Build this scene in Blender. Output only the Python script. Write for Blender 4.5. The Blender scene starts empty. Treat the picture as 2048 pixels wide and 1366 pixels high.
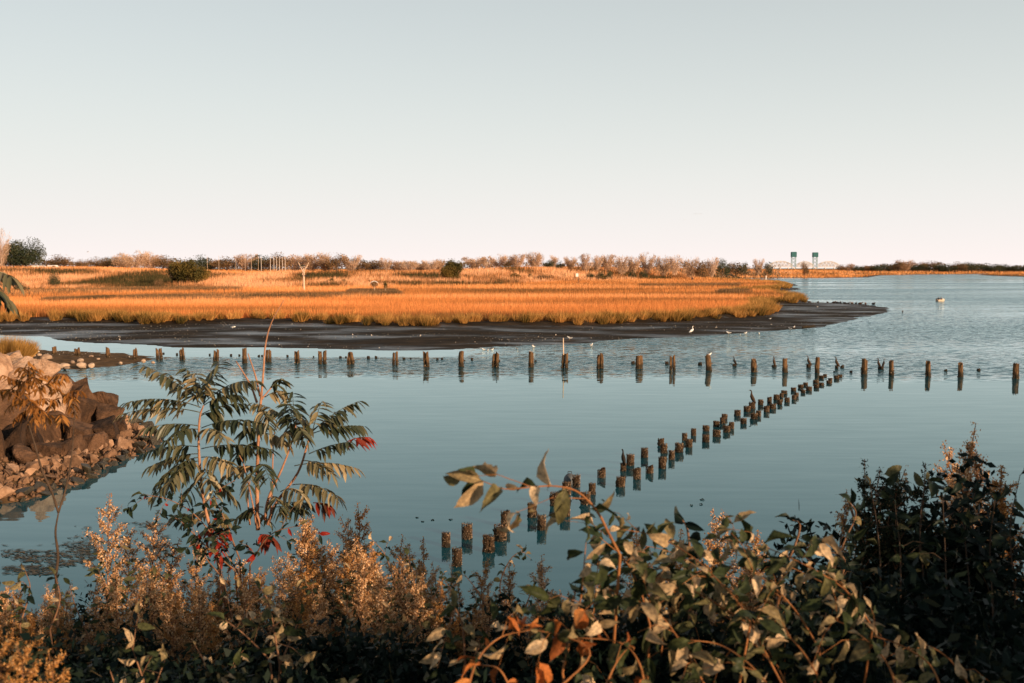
import bpy, math, random
import numpy as np
from mathutils import Vector, Matrix

# ------------------------------------------------------------------ camera, sky, sun, exposure
scene = bpy.context.scene
COL = scene.collection
CAM_H = 6.0                      # eye height over the water
F = 1991.0                       # focal length in pixels of a 2048 px wide frame (35 mm lens)
PITCH = math.atan((683 - 536) / F)
cam_data = bpy.data.cameras.new('camera')
cam = bpy.data.objects.new('camera', cam_data)
COL.objects.link(cam)
cam.location = (0, 0, CAM_H)
cam.rotation_euler = (math.pi / 2 - PITCH, 0, 0)
cam_data.sensor_width = 36.0
cam_data.lens = 35.0
cam_data.clip_start = 0.05
cam_data.clip_end = 40000
cam_data.dof.use_dof = True
cam_data.dof.focus_distance = 22.0
cam_data.dof.aperture_fstop = 4.5
scene.camera = cam

SUN_EL, SUN_AZ = math.radians(15), math.radians(132)     # azimuth clockwise from the view direction
SUN_DIR = Vector((math.sin(SUN_AZ) * math.cos(SUN_EL), math.cos(SUN_AZ) * math.cos(SUN_EL), math.sin(SUN_EL)))
world = bpy.data.worlds.new('World')
scene.world = world
world.use_nodes = True
wt = world.node_tree
wt.nodes.clear()
w_out = wt.nodes.new('ShaderNodeOutputWorld')
w_bg = wt.nodes.new('ShaderNodeBackground')
w_sky = wt.nodes.new('ShaderNodeTexSky')
w_sky.sky_type = 'NISHITA'
w_sky.sun_disc = False
w_sky.sun_elevation = SUN_EL
w_sky.sun_rotation = SUN_AZ
w_sky.altitude = 0
w_sky.air_density = 1.0
w_sky.dust_density = 3.0
w_sky.ozone_density = 1.0
w_sky.dust_density = 0.0
# clear sky seen through autumn haze: the haze thickens with the length of the path through the air
def w_math(op, x, y=None):
    n = wt.nodes.new('ShaderNodeMath')
    n.operation = op
    for i, v in enumerate((x, y)):
        if v is None:
            continue
        if isinstance(v, (int, float)):
            n.inputs[i].default_value = v
        else:
            wt.links.new(v, n.inputs[i])
    return n.outputs[0]
def w_mixcol(fac, c1, c2):
    n = wt.nodes.new('ShaderNodeMix')
    n.data_type = 'RGBA'
    wt.links.new(fac, n.inputs[0])
    for sock, c in ((n.inputs[6], c1), (n.inputs[7], c2)):
        if isinstance(c, tuple):
            sock.default_value = (*c, 1)
        else:
            wt.links.new(c, sock)
    return n.outputs[2]
w_hsv = wt.nodes.new('ShaderNodeHueSaturation')
w_hsv.inputs['Saturation'].default_value = 0.75
wt.links.new(w_sky.outputs[0], w_hsv.inputs['Color'])
w_tc = wt.nodes.new('ShaderNodeTexCoord')
w_sep = wt.nodes.new('ShaderNodeSeparateXYZ')
wt.links.new(w_tc.outputs['Generated'], w_sep.inputs[0])
w_path = w_math('DIVIDE', -0.26, w_math('MAXIMUM', w_sep.outputs['Z'], 0.012))
w_fog = w_math('SUBTRACT', 1.0, w_math('EXPONENT', w_path))
w_low = w_math('EXPONENT', w_math('MULTIPLY', w_math('MAXIMUM', w_sep.outputs['Z'], 0.0), -13.0))
w_hazecol = w_mixcol(w_low, (8.6, 9.15, 8.8), (11.3, 10.1, 9.8))
w_bg.inputs['Strength'].default_value = 0.060
wt.links.new(w_mixcol(w_fog, w_hsv.outputs[0], w_hazecol), w_bg.inputs['Color'])
wt.links.new(w_bg.outputs[0], w_out.inputs[0])

sun_data = bpy.data.lights.new('sun', 'SUN')
sun_data.energy = 5.0
sun_data.angle = math.radians(0.6)
sun_data.color = (1.0, 0.72, 0.46)
sun = bpy.data.objects.new('sun', sun_data)
COL.objects.link(sun)
sun.location = (40, -40, 40)
sun.rotation_euler = SUN_DIR.to_track_quat('Z', 'Y').to_euler()

vs = scene.view_settings
vs.view_transform = 'Standard'
vs.look = 'None'
vs.gamma = 1
vs.exposure = 0.6
vs.use_curve_mapping = False
scene.cycles.use_denoising = True
scene.cycles.max_bounces = 6
scene.cycles.transparent_max_bounces = 4

# ------------------------------------------------------------------ geometry helpers
rng = np.random.default_rng(7)
CP, SP = math.cos(PITCH), math.sin(PITCH)


def ray(px, py):
    a, b = (px - 1024) / F, (683 - py) / F
    return np.array([a, CP + b * SP, -SP + b * CP])


def PZ(px, py, z=0.0):
    """point of the place seen at that spot of the photograph, on the level z"""
    d = ray(px, py)
    t = (z - CAM_H) / d[2]
    return np.array([d[0] * t, d[1] * t, z])


def PD(px, py, D):
    """the same at distance D in front of the camera"""
    d = ray(px, py)
    t = D / d[1]
    return np.array([d[0] * t, D, CAM_H + d[2] * t])


def mesh_np(name, V, Fc, mats=(), smooth=False, attrs=None):
    V = np.asarray(V, dtype=np.float32)
    Fc = np.asarray(Fc, dtype=np.int32)
    me = bpy.data.meshes.new(name)
    me.vertices.add(len(V))
    me.vertices.foreach_set('co', V.ravel())
    n, k = Fc.shape
    me.loops.add(n * k)
    me.loops.foreach_set('vertex_index', Fc.ravel())
    me.polygons.add(n)
    me.polygons.foreach_set('loop_start', np.arange(0, n * k, k, dtype=np.int32))
    if smooth:
        me.polygons.foreach_set('use_smooth', np.ones(n, dtype=bool))
    for an, arr in (attrs or {}).items():
        at = me.attributes.new(an, 'FLOAT', 'POINT')
        at.data.foreach_set('value', np.asarray(arr, dtype=np.float32))
    me.update(calc_edges=True)
    for m in mats:
        me.materials.append(m)
    return me


class MB:
    """collects pieces of one part; tris and quads, with a per-vertex random value"""
    def __init__(self):
        self.v, self.f, self.r, self.n = [], [], [], 0

    def add(self, V, Fc, r=0.5):
        V = np.asarray(V, dtype=np.float64).reshape(-1, 3)
        self.v.append(V)
        for fc in Fc:
            self.f.append(tuple(int(i) + self.n for i in fc))
        self.r.append(np.full(len(V), r) if np.isscalar(r) else np.asarray(r))
        self.n += len(V)

    def box(self, c, s, rot=None, r=0.5):
        c, s = np.asarray(c, float), np.asarray(s, float) / 2
        V = np.array([[x, y, z] for x in (-1, 1) for y in (-1, 1) for z in (-1, 1)]) * s
        if rot is not None:
            V = V @ np.array(rot).T
        self.add(V + c, [(0, 1, 3, 2), (4, 6, 7, 5), (0, 4, 5, 1), (2, 3, 7, 6), (0, 2, 6, 4), (1, 5, 7, 3)], r)

    def tube(self, pts, rad, k=6, r=0.5, cap=True, squash=None):
        pts = np.asarray(pts, float)
        rad = np.broadcast_to(np.asarray(rad, float), (len(pts),))
        V, prev = [], None
        for i, p in enumerate(pts):
            t = pts[min(i + 1, len(pts) - 1)] - pts[max(i - 1, 0)]
            t = t / (np.linalg.norm(t) + 1e-9)
            if prev is None:
                ref = np.array([1.0, 0, 0]) if abs(t[0]) < 0.8 else np.array([0, 1.0, 0])
            else:
                ref = prev
            a = ref - t * ref.dot(t)
            a = a / (np.linalg.norm(a) + 1e-9)
            b = np.cross(t, a)
            prev = a
            sq = 1.0 if squash is None else squash[i]
            for j in range(k):
                w = 2 * math.pi * j / k
                V.append(p + rad[i] * (math.cos(w) * a * sq + math.sin(w) * b))
        Fc = []
        for i in range(len(pts) - 1):
            for j in range(k):
                j2 = (j + 1) % k
                Fc.append((i * k + j, i * k + j2, (i + 1) * k + j2, (i + 1) * k + j))
        if cap:
            Fc.append(tuple(range(k - 1, -1, -1)))
            Fc.append(tuple((len(pts) - 1) * k + j for j in range(k)))
        self.add(V, Fc, r)

    def bar(self, a, b, w, r=0.5, k=4):
        self.tube([a, b], [w, w], k, r)

    def mesh(self, name, mat, smooth=False):
        me = bpy.data.meshes.new(name)
        V = np.concatenate(self.v) if self.v else np.zeros((0, 3))
        me.from_pydata(V.tolist(), [], self.f)
        at = me.attributes.new('rnd', 'FLOAT', 'POINT')
        at.data.foreach_set('value', np.concatenate(self.r).astype(np.float32))
        if smooth:
            me.polygons.foreach_set('use_smooth', np.ones(len(me.polygons), dtype=bool))
        me.materials.append(mat)
        me.update()
        return me


def link(name, me, parent=None, loc=None, rot=None, scale=None):
    o = bpy.data.objects.new(name, me)
    COL.objects.link(o)
    if parent is not None:
        o.parent = parent
    if loc is not None:
        o.location = loc
    if rot is not None:
        o.rotation_euler = rot
    if scale is not None:
        o.scale = scale if hasattr(scale, '__len__') else (scale,) * 3
    return o


def tag(o, label=None, cat=None, group=None, kind=None):
    if label:
        o['label'] = label
    if cat:
        o['category'] = cat
    if group:
        o['group'] = group
    if kind:
        o['kind'] = kind
    return o


def thing(name, label, cat, loc=(0, 0, 0), rz=0.0, group=None, scale=None):
    o = link(name, None, None, loc, (0, 0, rz), scale)
    o.empty_display_size = 0.2
    return tag(o, label, cat, group)


def nth(n):
    w = ['first', 'second', 'third', 'fourth', 'fifth', 'sixth', 'seventh', 'eighth', 'ninth', 'tenth', 'eleventh', 'twelfth']
    if n <= 12:
        return w[n - 1]
    return '%d%s' % (n, 'th' if 10 < n % 100 < 20 else {1: 'st', 2: 'nd', 3: 'rd'}.get(n % 10, 'th'))


def unit(v):
    v = np.asarray(v, float)
    return v / (np.linalg.norm(v, axis=-1, keepdims=True) + 1e-9)


def leaf_cloud(C, A, B, r):
    """diamond-shaped leaves: base C, length vector A, half-width vector B, random r"""
    n = len(C)
    V = np.stack([C, C + 0.45 * A + B, C + A, C + 0.45 * A - B], 1).reshape(-1, 3)
    Fc = np.arange(n * 4).reshape(n, 4)
    return V, Fc, np.repeat(r, 4)


# ------------------------------------------------------------------ materials
def new_mat(name):
    m = bpy.data.materials.new(name)
    m.use_nodes = True
    nt = m.node_tree
    return m, nt, nt.nodes['Principled BSDF'], nt.nodes['Material Output']


def ramp_node(nt, stops, interp='LINEAR'):
    n = nt.nodes.new('ShaderNodeValToRGB')
    n.color_ramp.interpolation = interp
    el = n.color_ramp.elements
    el[0].position, el[0].color = stops[0][0], (*stops[0][1], 1)
    el[1].position, el[1].color = stops[-1][0], (*stops[-1][1], 1)
    for p, c in stops[1:-1]:
        e = el.new(p)
        e.color = (*c, 1)
    return n


def noise_node(nt, scale, detail=4, rough=0.55, coords='Object', map_scale=None):
    tc = nt.nodes.new('ShaderNodeTexCoord')
    n = nt.nodes.new('ShaderNodeTexNoise')
    n.inputs['Scale'].default_value = scale
    n.inputs['Detail'].default_value = detail
    n.inputs['Roughness'].default_value = rough
    if map_scale is not None:
        mp = nt.nodes.new('ShaderNodeMapping')
        mp.inputs['Scale'].default_value = map_scale
        nt.links.new(tc.outputs[coords], mp.inputs['Vector'])
        nt.links.new(mp.outputs[0], n.inputs['Vector'])
    else:
        nt.links.new(tc.outputs[coords], n.inputs['Vector'])
    return n


def foliage_mat(name, stops, src='attr', trans=0.3, rough=0.6, spec=0.1, tint_noise=None):
    """colour picked per leaf (attribute) or per object from a ramp; some light passes through"""
    m, nt, bsdf, out = new_mat(name)
    rp = ramp_node(nt, stops)
    if src == 'attr':
        a = nt.nodes.new('ShaderNodeAttribute')
        a.attribute_name = 'rnd'
        nt.links.new(a.outputs['Fac'], rp.inputs[0])
    else:
        a = nt.nodes.new('ShaderNodeObjectInfo')
        nt.links.new(a.outputs['Random'], rp.inputs[0])
    col = rp.outputs[0]
    if tint_noise:
        nz = noise_node(nt, tint_noise[0], 3)
        r2 = ramp_node(nt, [(0.35, (tint_noise[1],) * 3), (0.65, (1.15, 1.12, 1.05))])
        nt.links.new(nz.outputs['Fac'], r2.inputs[0])
        mx = nt.nodes.new('ShaderNodeMix')
        mx.data_type, mx.blend_type = 'RGBA', 'MULTIPLY'
        mx.inputs[0].default_value = 1.0
        nt.links.new(col, mx.inputs[6])
        nt.links.new(r2.outputs[0], mx.inputs[7])
        col = mx.outputs[2]
    nt.links.new(col, bsdf.inputs['Base Color'])
    bsdf.inputs['Roughness'].default_value = rough
    bsdf.inputs['Specular IOR Level'].default_value = spec
    if trans > 0:
        tr = nt.nodes.new('ShaderNodeBsdfTranslucent')
        nt.links.new(col, tr.inputs['Color'])
        ms = nt.nodes.new('ShaderNodeMixShader')
        ms.inputs[0].default_value = trans
        nt.links.new(bsdf.outputs[0], ms.inputs[1])
        nt.links.new(tr.outputs[0], ms.inputs[2])
        nt.links.new(ms.outputs[0], out.inputs['Surface'])
    return m


def rough_mat(name, stops, scale=3.0, rough=0.85, bump=0.4, bump_scale=None, detail=6, map_scale=None, spec=0.2, bump_dist=0.02, objrand=0.0):
    """mottled solid: noise through a ramp, and a bump"""
    m, nt, bsdf, out = new_mat(name)
    nz = noise_node(nt, scale, detail, 0.6, 'Object', map_scale)
    rp = ramp_node(nt, stops)
    fac = nz.outputs['Fac']
    if objrand:
        oi = nt.nodes.new('ShaderNodeObjectInfo')
        ma = nt.nodes.new('ShaderNodeMath')
        ma.operation = 'MULTIPLY_ADD'
        ma.inputs[1].default_value = objrand
        nt.links.new(oi.outputs['Random'], ma.inputs[0])
        sb = nt.nodes.new('ShaderNodeMath')
        sb.operation = 'SUBTRACT'
        sb.inputs[1].default_value = objrand / 2
        nt.links.new(fac, sb.inputs[0])
        nt.links.new(sb.outputs[0], ma.inputs[2])
        fac = ma.outputs[0]
    nt.links.new(fac, rp.inputs[0])
    nt.links.new(rp.outputs[0], bsdf.inputs['Base Color'])
    bsdf.inputs['Roughness'].default_value = rough
    bsdf.inputs['Specular IOR Level'].default_value = spec
    if bump:
        n2 = noise_node(nt, bump_scale or scale * 3, 6, 0.65, 'Object', map_scale)
        bp = nt.nodes.new('ShaderNodeBump')
        bp.inputs['Strength'].default_value = bump
        bp.inputs['Distance'].default_value = bump_dist
        nt.links.new(n2.outputs['Fac'], bp.inputs['Height'])
        nt.links.new(bp.outputs[0], bsdf.inputs['Normal'])
    return m


def plain_mat(name, col, rough=0.6, spec=0.3):
    return rough_mat(name, [(0.3, tuple(c * 0.82 for c in col)), (0.7, tuple(min(1, c * 1.08) for c in col))], 6.0, rough, 0.1, spec=spec)

# ------------------------------------------------------------------ land and water
def xy(lst, z=0.0):
    return np.array([PZ(a, b, z)[:2] for a, b in lst])


# waterline of the mudflat in front of the marsh, left to right, then back behind the tip
MUD = np.concatenate([
    np.array([[-400, 95.0], [-120, 92.0]]),
    xy([(-300, 664), (0, 670), (80, 674), (150, 684), (230, 689), (330, 692.5), (520, 697), (660, 700), (800, 700.5), (900, 699), (1000, 696.5), (1130, 690),
        (1250, 682), (1330, 677), (1400, 672), (1500, 664), (1620, 655), (1700, 643), (1757, 632), (1783, 621), (1768, 613), (1735, 608), (1680, 606),
        (1625, 604.5), (1602, 597), (1560, 588), (1555, 583.5), (1600, 579.5), (1612, 577), (1570, 574.5), (1592, 571), (1588, 568.5),
        (1560, 565), (1500, 561), (1445, 558.3), (1400, 557.5)]),
    np.array([[150, 900.0], [-900, 900.0]])])
# foot of the grass on it
MARSH = np.concatenate([
    np.array([[-420, 128.0], [-140, 118.0]]),
    xy([(-200, 640), (0, 643), (100, 641), (250, 643), (300, 649), (420, 645), (480, 644), (600, 645), (720, 651), (880, 653), (1000, 650), (1150, 649),
        (1300, 643), (1400, 639), (1480, 633), (1535, 628), (1548, 622), (1543, 612), (1526, 604.5), (1570, 606), (1604, 603), (1608, 597), (1575, 589),
        (1535, 585), (1490, 586), (1480, 583), (1530, 580), (1574, 575.5), (1581, 571.5), (1556, 566), (1495, 561.5), (1440, 559), (1400, 558)], 0.3),
    np.array([[150, 900.0], [-900, 900.0]])])
# second, farther band of marsh across the creek, with the far shore behind
BAND = np.concatenate([
    xy([(1300, 557.2), (1440, 556.4), (1560, 555.6), (1650, 556), (1735, 554.8), (1748, 552.5), (1760, 550.6), (1852, 548.9), (1990, 547.6), (2200, 547.2), (2600, 547)]),
    np.array([[4200, 1700.0], [4200, 5200.0], [-4200, 5200.0], [-4200, 640.0], [-300, 640.0]])])
ISLE = xy([(1952, 549.6), (1990, 551.6), (2060, 553.8), (2200, 555), (2700, 556), (2700, 550), (2200, 548.6), (2020, 548.4)])
# shore on the left: stone mound, then the low bar with boulders
SHORE = np.concatenate([
    np.array([[-90, 19.5], [-22, 21.5], [-15.5, 23.3], [-12.9, 25.0], [-12.3, 27.0], [-12.3, 30.0], [-12.2, 32.5], [-12.5, 34.6], [-13.4, 36.4], [-16.0, 40.0],
              [-20.5, 46.0], [-25, 52.5], [-28.2, 57.4]]),
    xy([(100, 742), (150, 739), (200, 735), (255, 729), (292, 722.5), (314, 716), (306, 711.5), (240, 706), (150, 702.5), (70, 699.5), (0, 694), (-200, 684)]),
    np.array([[-95, 78.0]])])


def sdf(poly, P):
    """signed distance, positive inside"""
    d = np.full(len(P), 1e9)
    ins = np.zeros(len(P), bool)
    n = len(poly)
    for i in range(n):
        a, b = poly[i], poly[(i + 1) % n]
        ab = b - a
        t = np.clip(((P - a) @ ab) / (ab @ ab), 0, 1)
        d = np.minimum(d, np.hypot(*(P - a - t[:, None] * ab).T))
        c = (a[1] > P[:, 1]) != (b[1] > P[:, 1])
        xi = a[0] + (P[:, 1] - a[1]) / (ab[1] if abs(ab[1]) > 1e-9 else 1e-9) * ab[0]
        ins ^= c & (P[:, 0] < xi)
    return np.where(ins, d, -d)


def vnoise(P, s, seed=0):
    """smooth value noise, 0..1"""
    r = np.random.default_rng(seed)
    tab = r.random((64, 64))
    q = P * s
    i = np.floor(q).astype(int)
    f = q - i
    f = f * f * (3 - 2 * f)
    g = lambda dx, dy: tab[(i[:, 0] + dx) % 64, (i[:, 1] + dy) % 64]
    return (g(0, 0) * (1 - f[:, 0]) + g(1, 0) * f[:, 0]) * (1 - f[:, 1]) + (g(0, 1) * (1 - f[:, 0]) + g(1, 1) * f[:, 0]) * f[:, 1]


def fbm(P, s, seed=0, o=3):
    return sum(vnoise(P, s * 2 ** k, seed + k) * 0.5 ** k for k in range(o)) / sum(0.5 ** k for k in range(o))


def sstep(x):
    x = np.clip(x, 0, 1)
    return x * x * (3 - 2 * x)


# where the reed slope begins and how high the plateau behind it lies, along the photograph's width
REED_X = [-600, 0, 300, 480, 700, 1000, 1150, 1300, 1440, 1500, 1560, 1700, 1760, 2600]
REED_D = [225, 230, 238, 245, 262, 300, 400, 450, 520, 640, 680, 740, 860, 1100]
PLAT_X = [-600, 0, 200, 350, 500, 800, 950, 1020, 1350, 1480, 1600, 1700, 1760, 1850, 1960, 2600]
PLAT_Z = [5.4, 5.4, 5.2, 4.2, 3.4, 3.6, 4.4, 5.4, 5.4, 4.6, 3.6, 2.6, 1.6, 1.0, 0.9, 0.9]


def px_of(P):
    return 1024 + F * P[:, 0] / np.maximum(P[:, 1], 1.0) / CP


def ground_parts(P):
    dm, dg, db, di, ds = sdf(MUD, P), sdf(MARSH, P), sdf(BAND, P), sdf(ISLE, P), sdf(SHORE, P)
    n1 = fbm(P, 0.12, 3)
    n2 = fbm(P, 0.9, 9)
    px = px_of(P)
    rd = np.interp(px, REED_X, REED_D)
    pz = np.interp(px, PLAT_X, PLAT_Z)
    D = P[:, 1]
    dmn = dm + (n1 - 0.5) * 5.0 * np.clip(dm / 3 + 1, 0, 1) * np.clip(1.4 - dm / 30, 0, 1)
    z_mud = np.where(dmn > 0, 0.02 + 0.016 * dmn, 0.06 * dmn)
    z_mud = np.minimum(z_mud, 0.34) + np.where(dm > 0, (n2 - 0.5) * 0.05 + (n1 - .5) * .05, 0)
    rise = sstep((D - rd - 8) / 140.0)
    fall = 1 - 0.35 * sstep((D - 620) / 300)
    z_up = 0.55 + (pz - 0.55) * rise * fall + (fbm(P, 0.02, 21) - 0.5) * 1.3 * rise
    z_marsh = np.where(dg > 0, np.minimum(0.3 + 0.35 * dg, z_up), -9)
    z_band = np.where(db > 0, np.minimum(0.05 + 0.06 * db, z_up * np.clip(db / 70, 0.15, 1)), 0.05 * db)
    z_isle = np.where(di > 0, np.minimum(0.12 * di, 1.2), 0.05 * di)
    mound = np.clip((48 - D) / 6, 0, 1)
    dsn = ds + (n2 - 0.5) * 0.7
    z_sh = np.where(dsn > 0, mound * np.minimum(0.17 * dsn, 0.8) + (1 - mound) * np.minimum(0.035 * dsn, 0.5) * 1.0 + (n2 - .5) * .08, 0.25 * dsn)
    z = np.maximum.reduce([z_mud, z_marsh, z_band, z_isle, z_sh])
    z = np.maximum(z, -2.5)
    return z, dm, dg, db, di, ds


def ground_z(P):
    P = np.atleast_2d(np.asarray(P, float))[:, :2]
    return ground_parts(P)[0]


us = np.linspace(-0.78, 0.78, 560)
ys = np.concatenate([np.geomspace(17.5, 700, 400), np.geomspace(712, 9000, 70)])
UU, YY = np.meshgrid(us, ys)
GP = np.stack([(UU * YY).ravel(), YY.ravel()], 1)
gz, dm, dg, db, di, ds = ground_parts(GP)
nc = len(us)
ii = (np.arange(len(ys) - 1)[:, None] * nc + np.arange(nc - 1)[None, :]).ravel()
GF = np.stack([ii, ii + 1, ii + nc + 1, ii + nc], 1)
soil = np.clip(np.maximum(np.maximum((dg - 3.0) / 2.0, db / 12.0), di / 6.0), 0, 1)        # 0 mud .. 1 marsh turf; dark mud under the fringe stands in for shade
sand = np.where((ds > -1.0) & (GP[:, 1] < 90), 1.0, 0.0)

m_ground, nt, bsdf, out = new_mat('mud_and_turf')
a_soil = nt.nodes.new('ShaderNodeAttribute'); a_soil.attribute_name = 'soil'
a_sand = nt.nodes.new('ShaderNodeAttribute'); a_sand.attribute_name = 'sand'
n_m = noise_node(nt, 1.0, 6, 0.65, 'Object', (0.35, 0.8, 1))
r_m = ramp_node(nt, [(0.3, (0.010, 0.008, 0.006)), (0.5, (0.026, 0.018, 0.011)), (0.72, (0.06, 0.037, 0.02))])
nt.links.new(n_m.outputs['Fac'], r_m.inputs[0])
n_t = noise_node(nt, 0.25, 5, 0.6)
r_t = ramp_node(nt, [(0.3, (0.16, 0.075, 0.022)), (0.7, (0.42, 0.18, 0.05))])
nt.links.new(n_t.outputs['Fac'], r_t.inputs[0])
n_s = noise_node(nt, 1.6, 6, 0.7)
r_s = ramp_node(nt, [(0.35, (0.05, 0.03, 0.016)), (0.6, (0.13, 0.075, 0.036)), (0.75, (0.24, 0.15, 0.08))])
nt.links.new(n_s.outputs['Fac'], r_s.inputs[0])
mx1 = nt.nodes.new('ShaderNodeMix'); mx1.data_type = 'RGBA'
nt.links.new(a_soil.outputs['Fac'], mx1.inputs[0]); nt.links.new(r_m.outputs[0], mx1.inputs[6]); nt.links.new(r_t.outputs[0], mx1.inputs[7])
mx2 = nt.nodes.new('ShaderNodeMix'); mx2.data_type = 'RGBA'
nt.links.new(a_sand.outputs['Fac'], mx2.inputs[0]); nt.links.new(mx1.outputs[2], mx2.inputs[6]); nt.links.new(r_s.outputs[0], mx2.inputs[7])
nt.links.new(mx2.outputs[2], bsdf.inputs['Base Color'])
# wet film in stretched patches on the mud
n_w = noise_node(nt, 1.0, 5, 0.6, 'Object', (0.09, 0.22, 1))
r_w = ramp_node(nt, [(0.42, (0.85, 0.85, 0.85)), (0.56, (0.45, 0.45, 0.45)), (0.7, (0.2, 0.2, 0.2))])
nt.links.new(n_w.outputs['Fac'], r_w.inputs[0])
mxr = nt.nodes.new('ShaderNodeMix'); mxr.data_type = 'FLOAT'
mxa = nt.nodes.new('ShaderNodeMath'); mxa.operation = 'MAXIMUM'
nt.links.new(a_soil.outputs['Fac'], mxa.inputs[0]); nt.links.new(a_sand.outputs['Fac'], mxa.inputs[1])
nt.links.new(mxa.outputs[0], mxr.inputs[0]); nt.links.new(r_w.outputs[0], mxr.inputs[2]); mxr.inputs[3].default_value = 0.9
nt.links.new(mxr.outputs[0], bsdf.inputs['Roughness'])
mxs = nt.nodes.new('ShaderNodeMapRange')
mxs.inputs['From Min'].default_value = 0.1; mxs.inputs['From Max'].default_value = 0.6; mxs.inputs['To Min'].default_value = 0.4; mxs.inputs['To Max'].default_value = 0.04
nt.links.new(mxr.outputs[0], mxs.inputs['Value']); nt.links.new(mxs.outputs[0], bsdf.inputs['Specular IOR Level'])
n_b = noise_node(nt, 2.2, 8, 0.7)
bp = nt.nodes.new('ShaderNodeBump'); bp.inputs['Strength'].default_value = 0.6; bp.inputs['Distance'].default_value = 0.12
nt.links.new(n_b.outputs['Fac'], bp.inputs['Height']); nt.links.new(bp.outputs[0], bsdf.inputs['Normal'])
ground = link('ground', mesh_np('ground', np.column_stack([GP, gz]), GF, [m_ground], True, {'soil': soil, 'sand': sand}))
tag(ground, 'dark tidal mudflat and rising marsh land across the creek', 'ground', kind='structure')

# --- water: one sheet out to the horizon
m_water, nt, bsdf, out = new_mat('creek_water')
tc = nt.nodes.new('ShaderNodeTexCoord')
sep = nt.nodes.new('ShaderNodeSeparateXYZ')
nt.links.new(tc.outputs['Object'], sep.inputs[0])


def math_node(op, a, b=None, clamp=False):
    n = nt.nodes.new('ShaderNodeMath')
    n.operation = op
    n.use_clamp = clamp
    for i, v in enumerate((a, b)):
        if v is None:
            continue
        if isinstance(v, (int, float)):
            n.inputs[i].default_value = v
        else:
            nt.links.new(v, n.inputs[i])
    return n.outputs[0]


# breeze: sheltered and smooth near the bank, ruffled out in the creek, with calm lanes
n_lane = noise_node(nt, 1.0, 3, 0.5, 'Object', (0.006, 0.03, 1))
n_lane2 = noise_node(nt, 1.0, 3, 0.5, 'Object', (0.03, 0.1, 1))
open_w = math_node('DIVIDE', math_node('SUBTRACT', math_node('ADD', sep.outputs['Y'], math_node('MULTIPLY', n_lane2.outputs['Fac'], 12.0)), 58.0), 9.0, True)
lane = math_node('MULTIPLY', math_node('SUBTRACT', math_node('MULTIPLY', n_lane.outputs['Fac'], 0.75), 0.27), 7.0, True)
lee = math_node('MULTIPLY', math_node('DIVIDE', math_node('SUBTRACT', sep.outputs['Y'], 64.5), 3.0, True), math_node('DIVIDE', math_node('SUBTRACT', 3.0, sep.outputs['X']), 8.0, True))
lee = math_node('MULTIPLY', lee, math_node('DIVIDE', math_node('SUBTRACT', 95.0, sep.outputs['Y']), 5.0, True))      # lee of the mud and bar
ruffle = math_node('MULTIPLY', math_node('MULTIPLY', open_w, lane, True), math_node('SUBTRACT', 1.0, lee), True)


def wave_vec(map_scale, detail, amp):
    """tilt of the surface from an unfiltered noise, amp may be a socket"""
    nz = noise_node(nt, 1.0, detail, 0.62, 'Object', map_scale)
    vm = nt.nodes.new('ShaderNodeVectorMath'); vm.operation = 'SUBTRACT'; vm.inputs[1].default_value = (.5, .5, .5)
    nt.links.new(nz.outputs['Color'], vm.inputs[0])
    vc = nt.nodes.new('ShaderNodeVectorMath'); vc.operation = 'MULTIPLY'; vc.inputs[1].default_value = (.55, 1, 0)
    nt.links.new(vm.outputs[0], vc.inputs[0])
    sc = nt.nodes.new('ShaderNodeVectorMath'); sc.operation = 'SCALE'
    nt.links.new(vc.outputs[0], sc.inputs[0])
    if isinstance(amp, float):
        sc.inputs['Scale'].default_value = amp
    else:
        nt.links.new(amp, sc.inputs['Scale'])
    return sc.outputs[0]


def vadd(a, b):
    n = nt.nodes.new('ShaderNodeVectorMath'); n.operation = 'ADD'
    for i, v in enumerate((a, b)):
        if isinstance(v, tuple):
            n.inputs[i].default_value = v
        else:
            nt.links.new(v, n.inputs[i])
    return n.outputs[0]


rip = wave_vec((1.3, 3.4, 1), 5, math_node('MULTIPLY', ruffle, 3.0))       # wind ripples out in the creek
swell = wave_vec((0.35, 2.6, 1), 2, 0.035)                                   # faint lines everywhere
nv = nt.nodes.new('ShaderNodeVectorMath'); nv.operation = 'NORMALIZE'
nt.links.new(vadd(vadd(rip, swell), (0.0, 0.0, 1.0)), nv.inputs[0])
nt.nodes.remove(bsdf)
body = nt.nodes.new('ShaderNodeBsdfDiffuse')
body.inputs['Color'].default_value = (0.006, 0.05, 0.066, 1)                # murky green-blue water
gloss = nt.nodes.new('ShaderNodeBsdfGlossy')
gloss.inputs['Color'].default_value = (0.83, 0.985, 1.0, 1)
nt.links.new(nv.outputs[0], gloss.inputs['Normal'])
nt.links.new(math_node('ADD', math_node('MULTIPLY', ruffle, 0.12), 0.02), gloss.inputs['Roughness'])
fr = nt.nodes.new('ShaderNodeFresnel')
fr.inputs['IOR'].default_value = 1.46
nt.links.new(nv.outputs[0], fr.inputs['Normal'])
wmix = nt.nodes.new('ShaderNodeMixShader')
nt.links.new(fr.outputs[0], wmix.inputs[0])
nt.links.new(body.outputs[0], wmix.inputs[1])
nt.links.new(gloss.outputs[0], wmix.inputs[2])
nt.links.new(wmix.outputs[0], out.inputs['Surface'])
W = [(-16000, 8, 0), (16000, 8, 0), (16000, 26000, 0), (-16000, 26000, 0)]
water = link('water', mesh_np('water', W, [(0, 1, 2, 3)], [m_water]))
tag(water, 'calm blue-green creek widening to the right', 'water', kind='structure')


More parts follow.
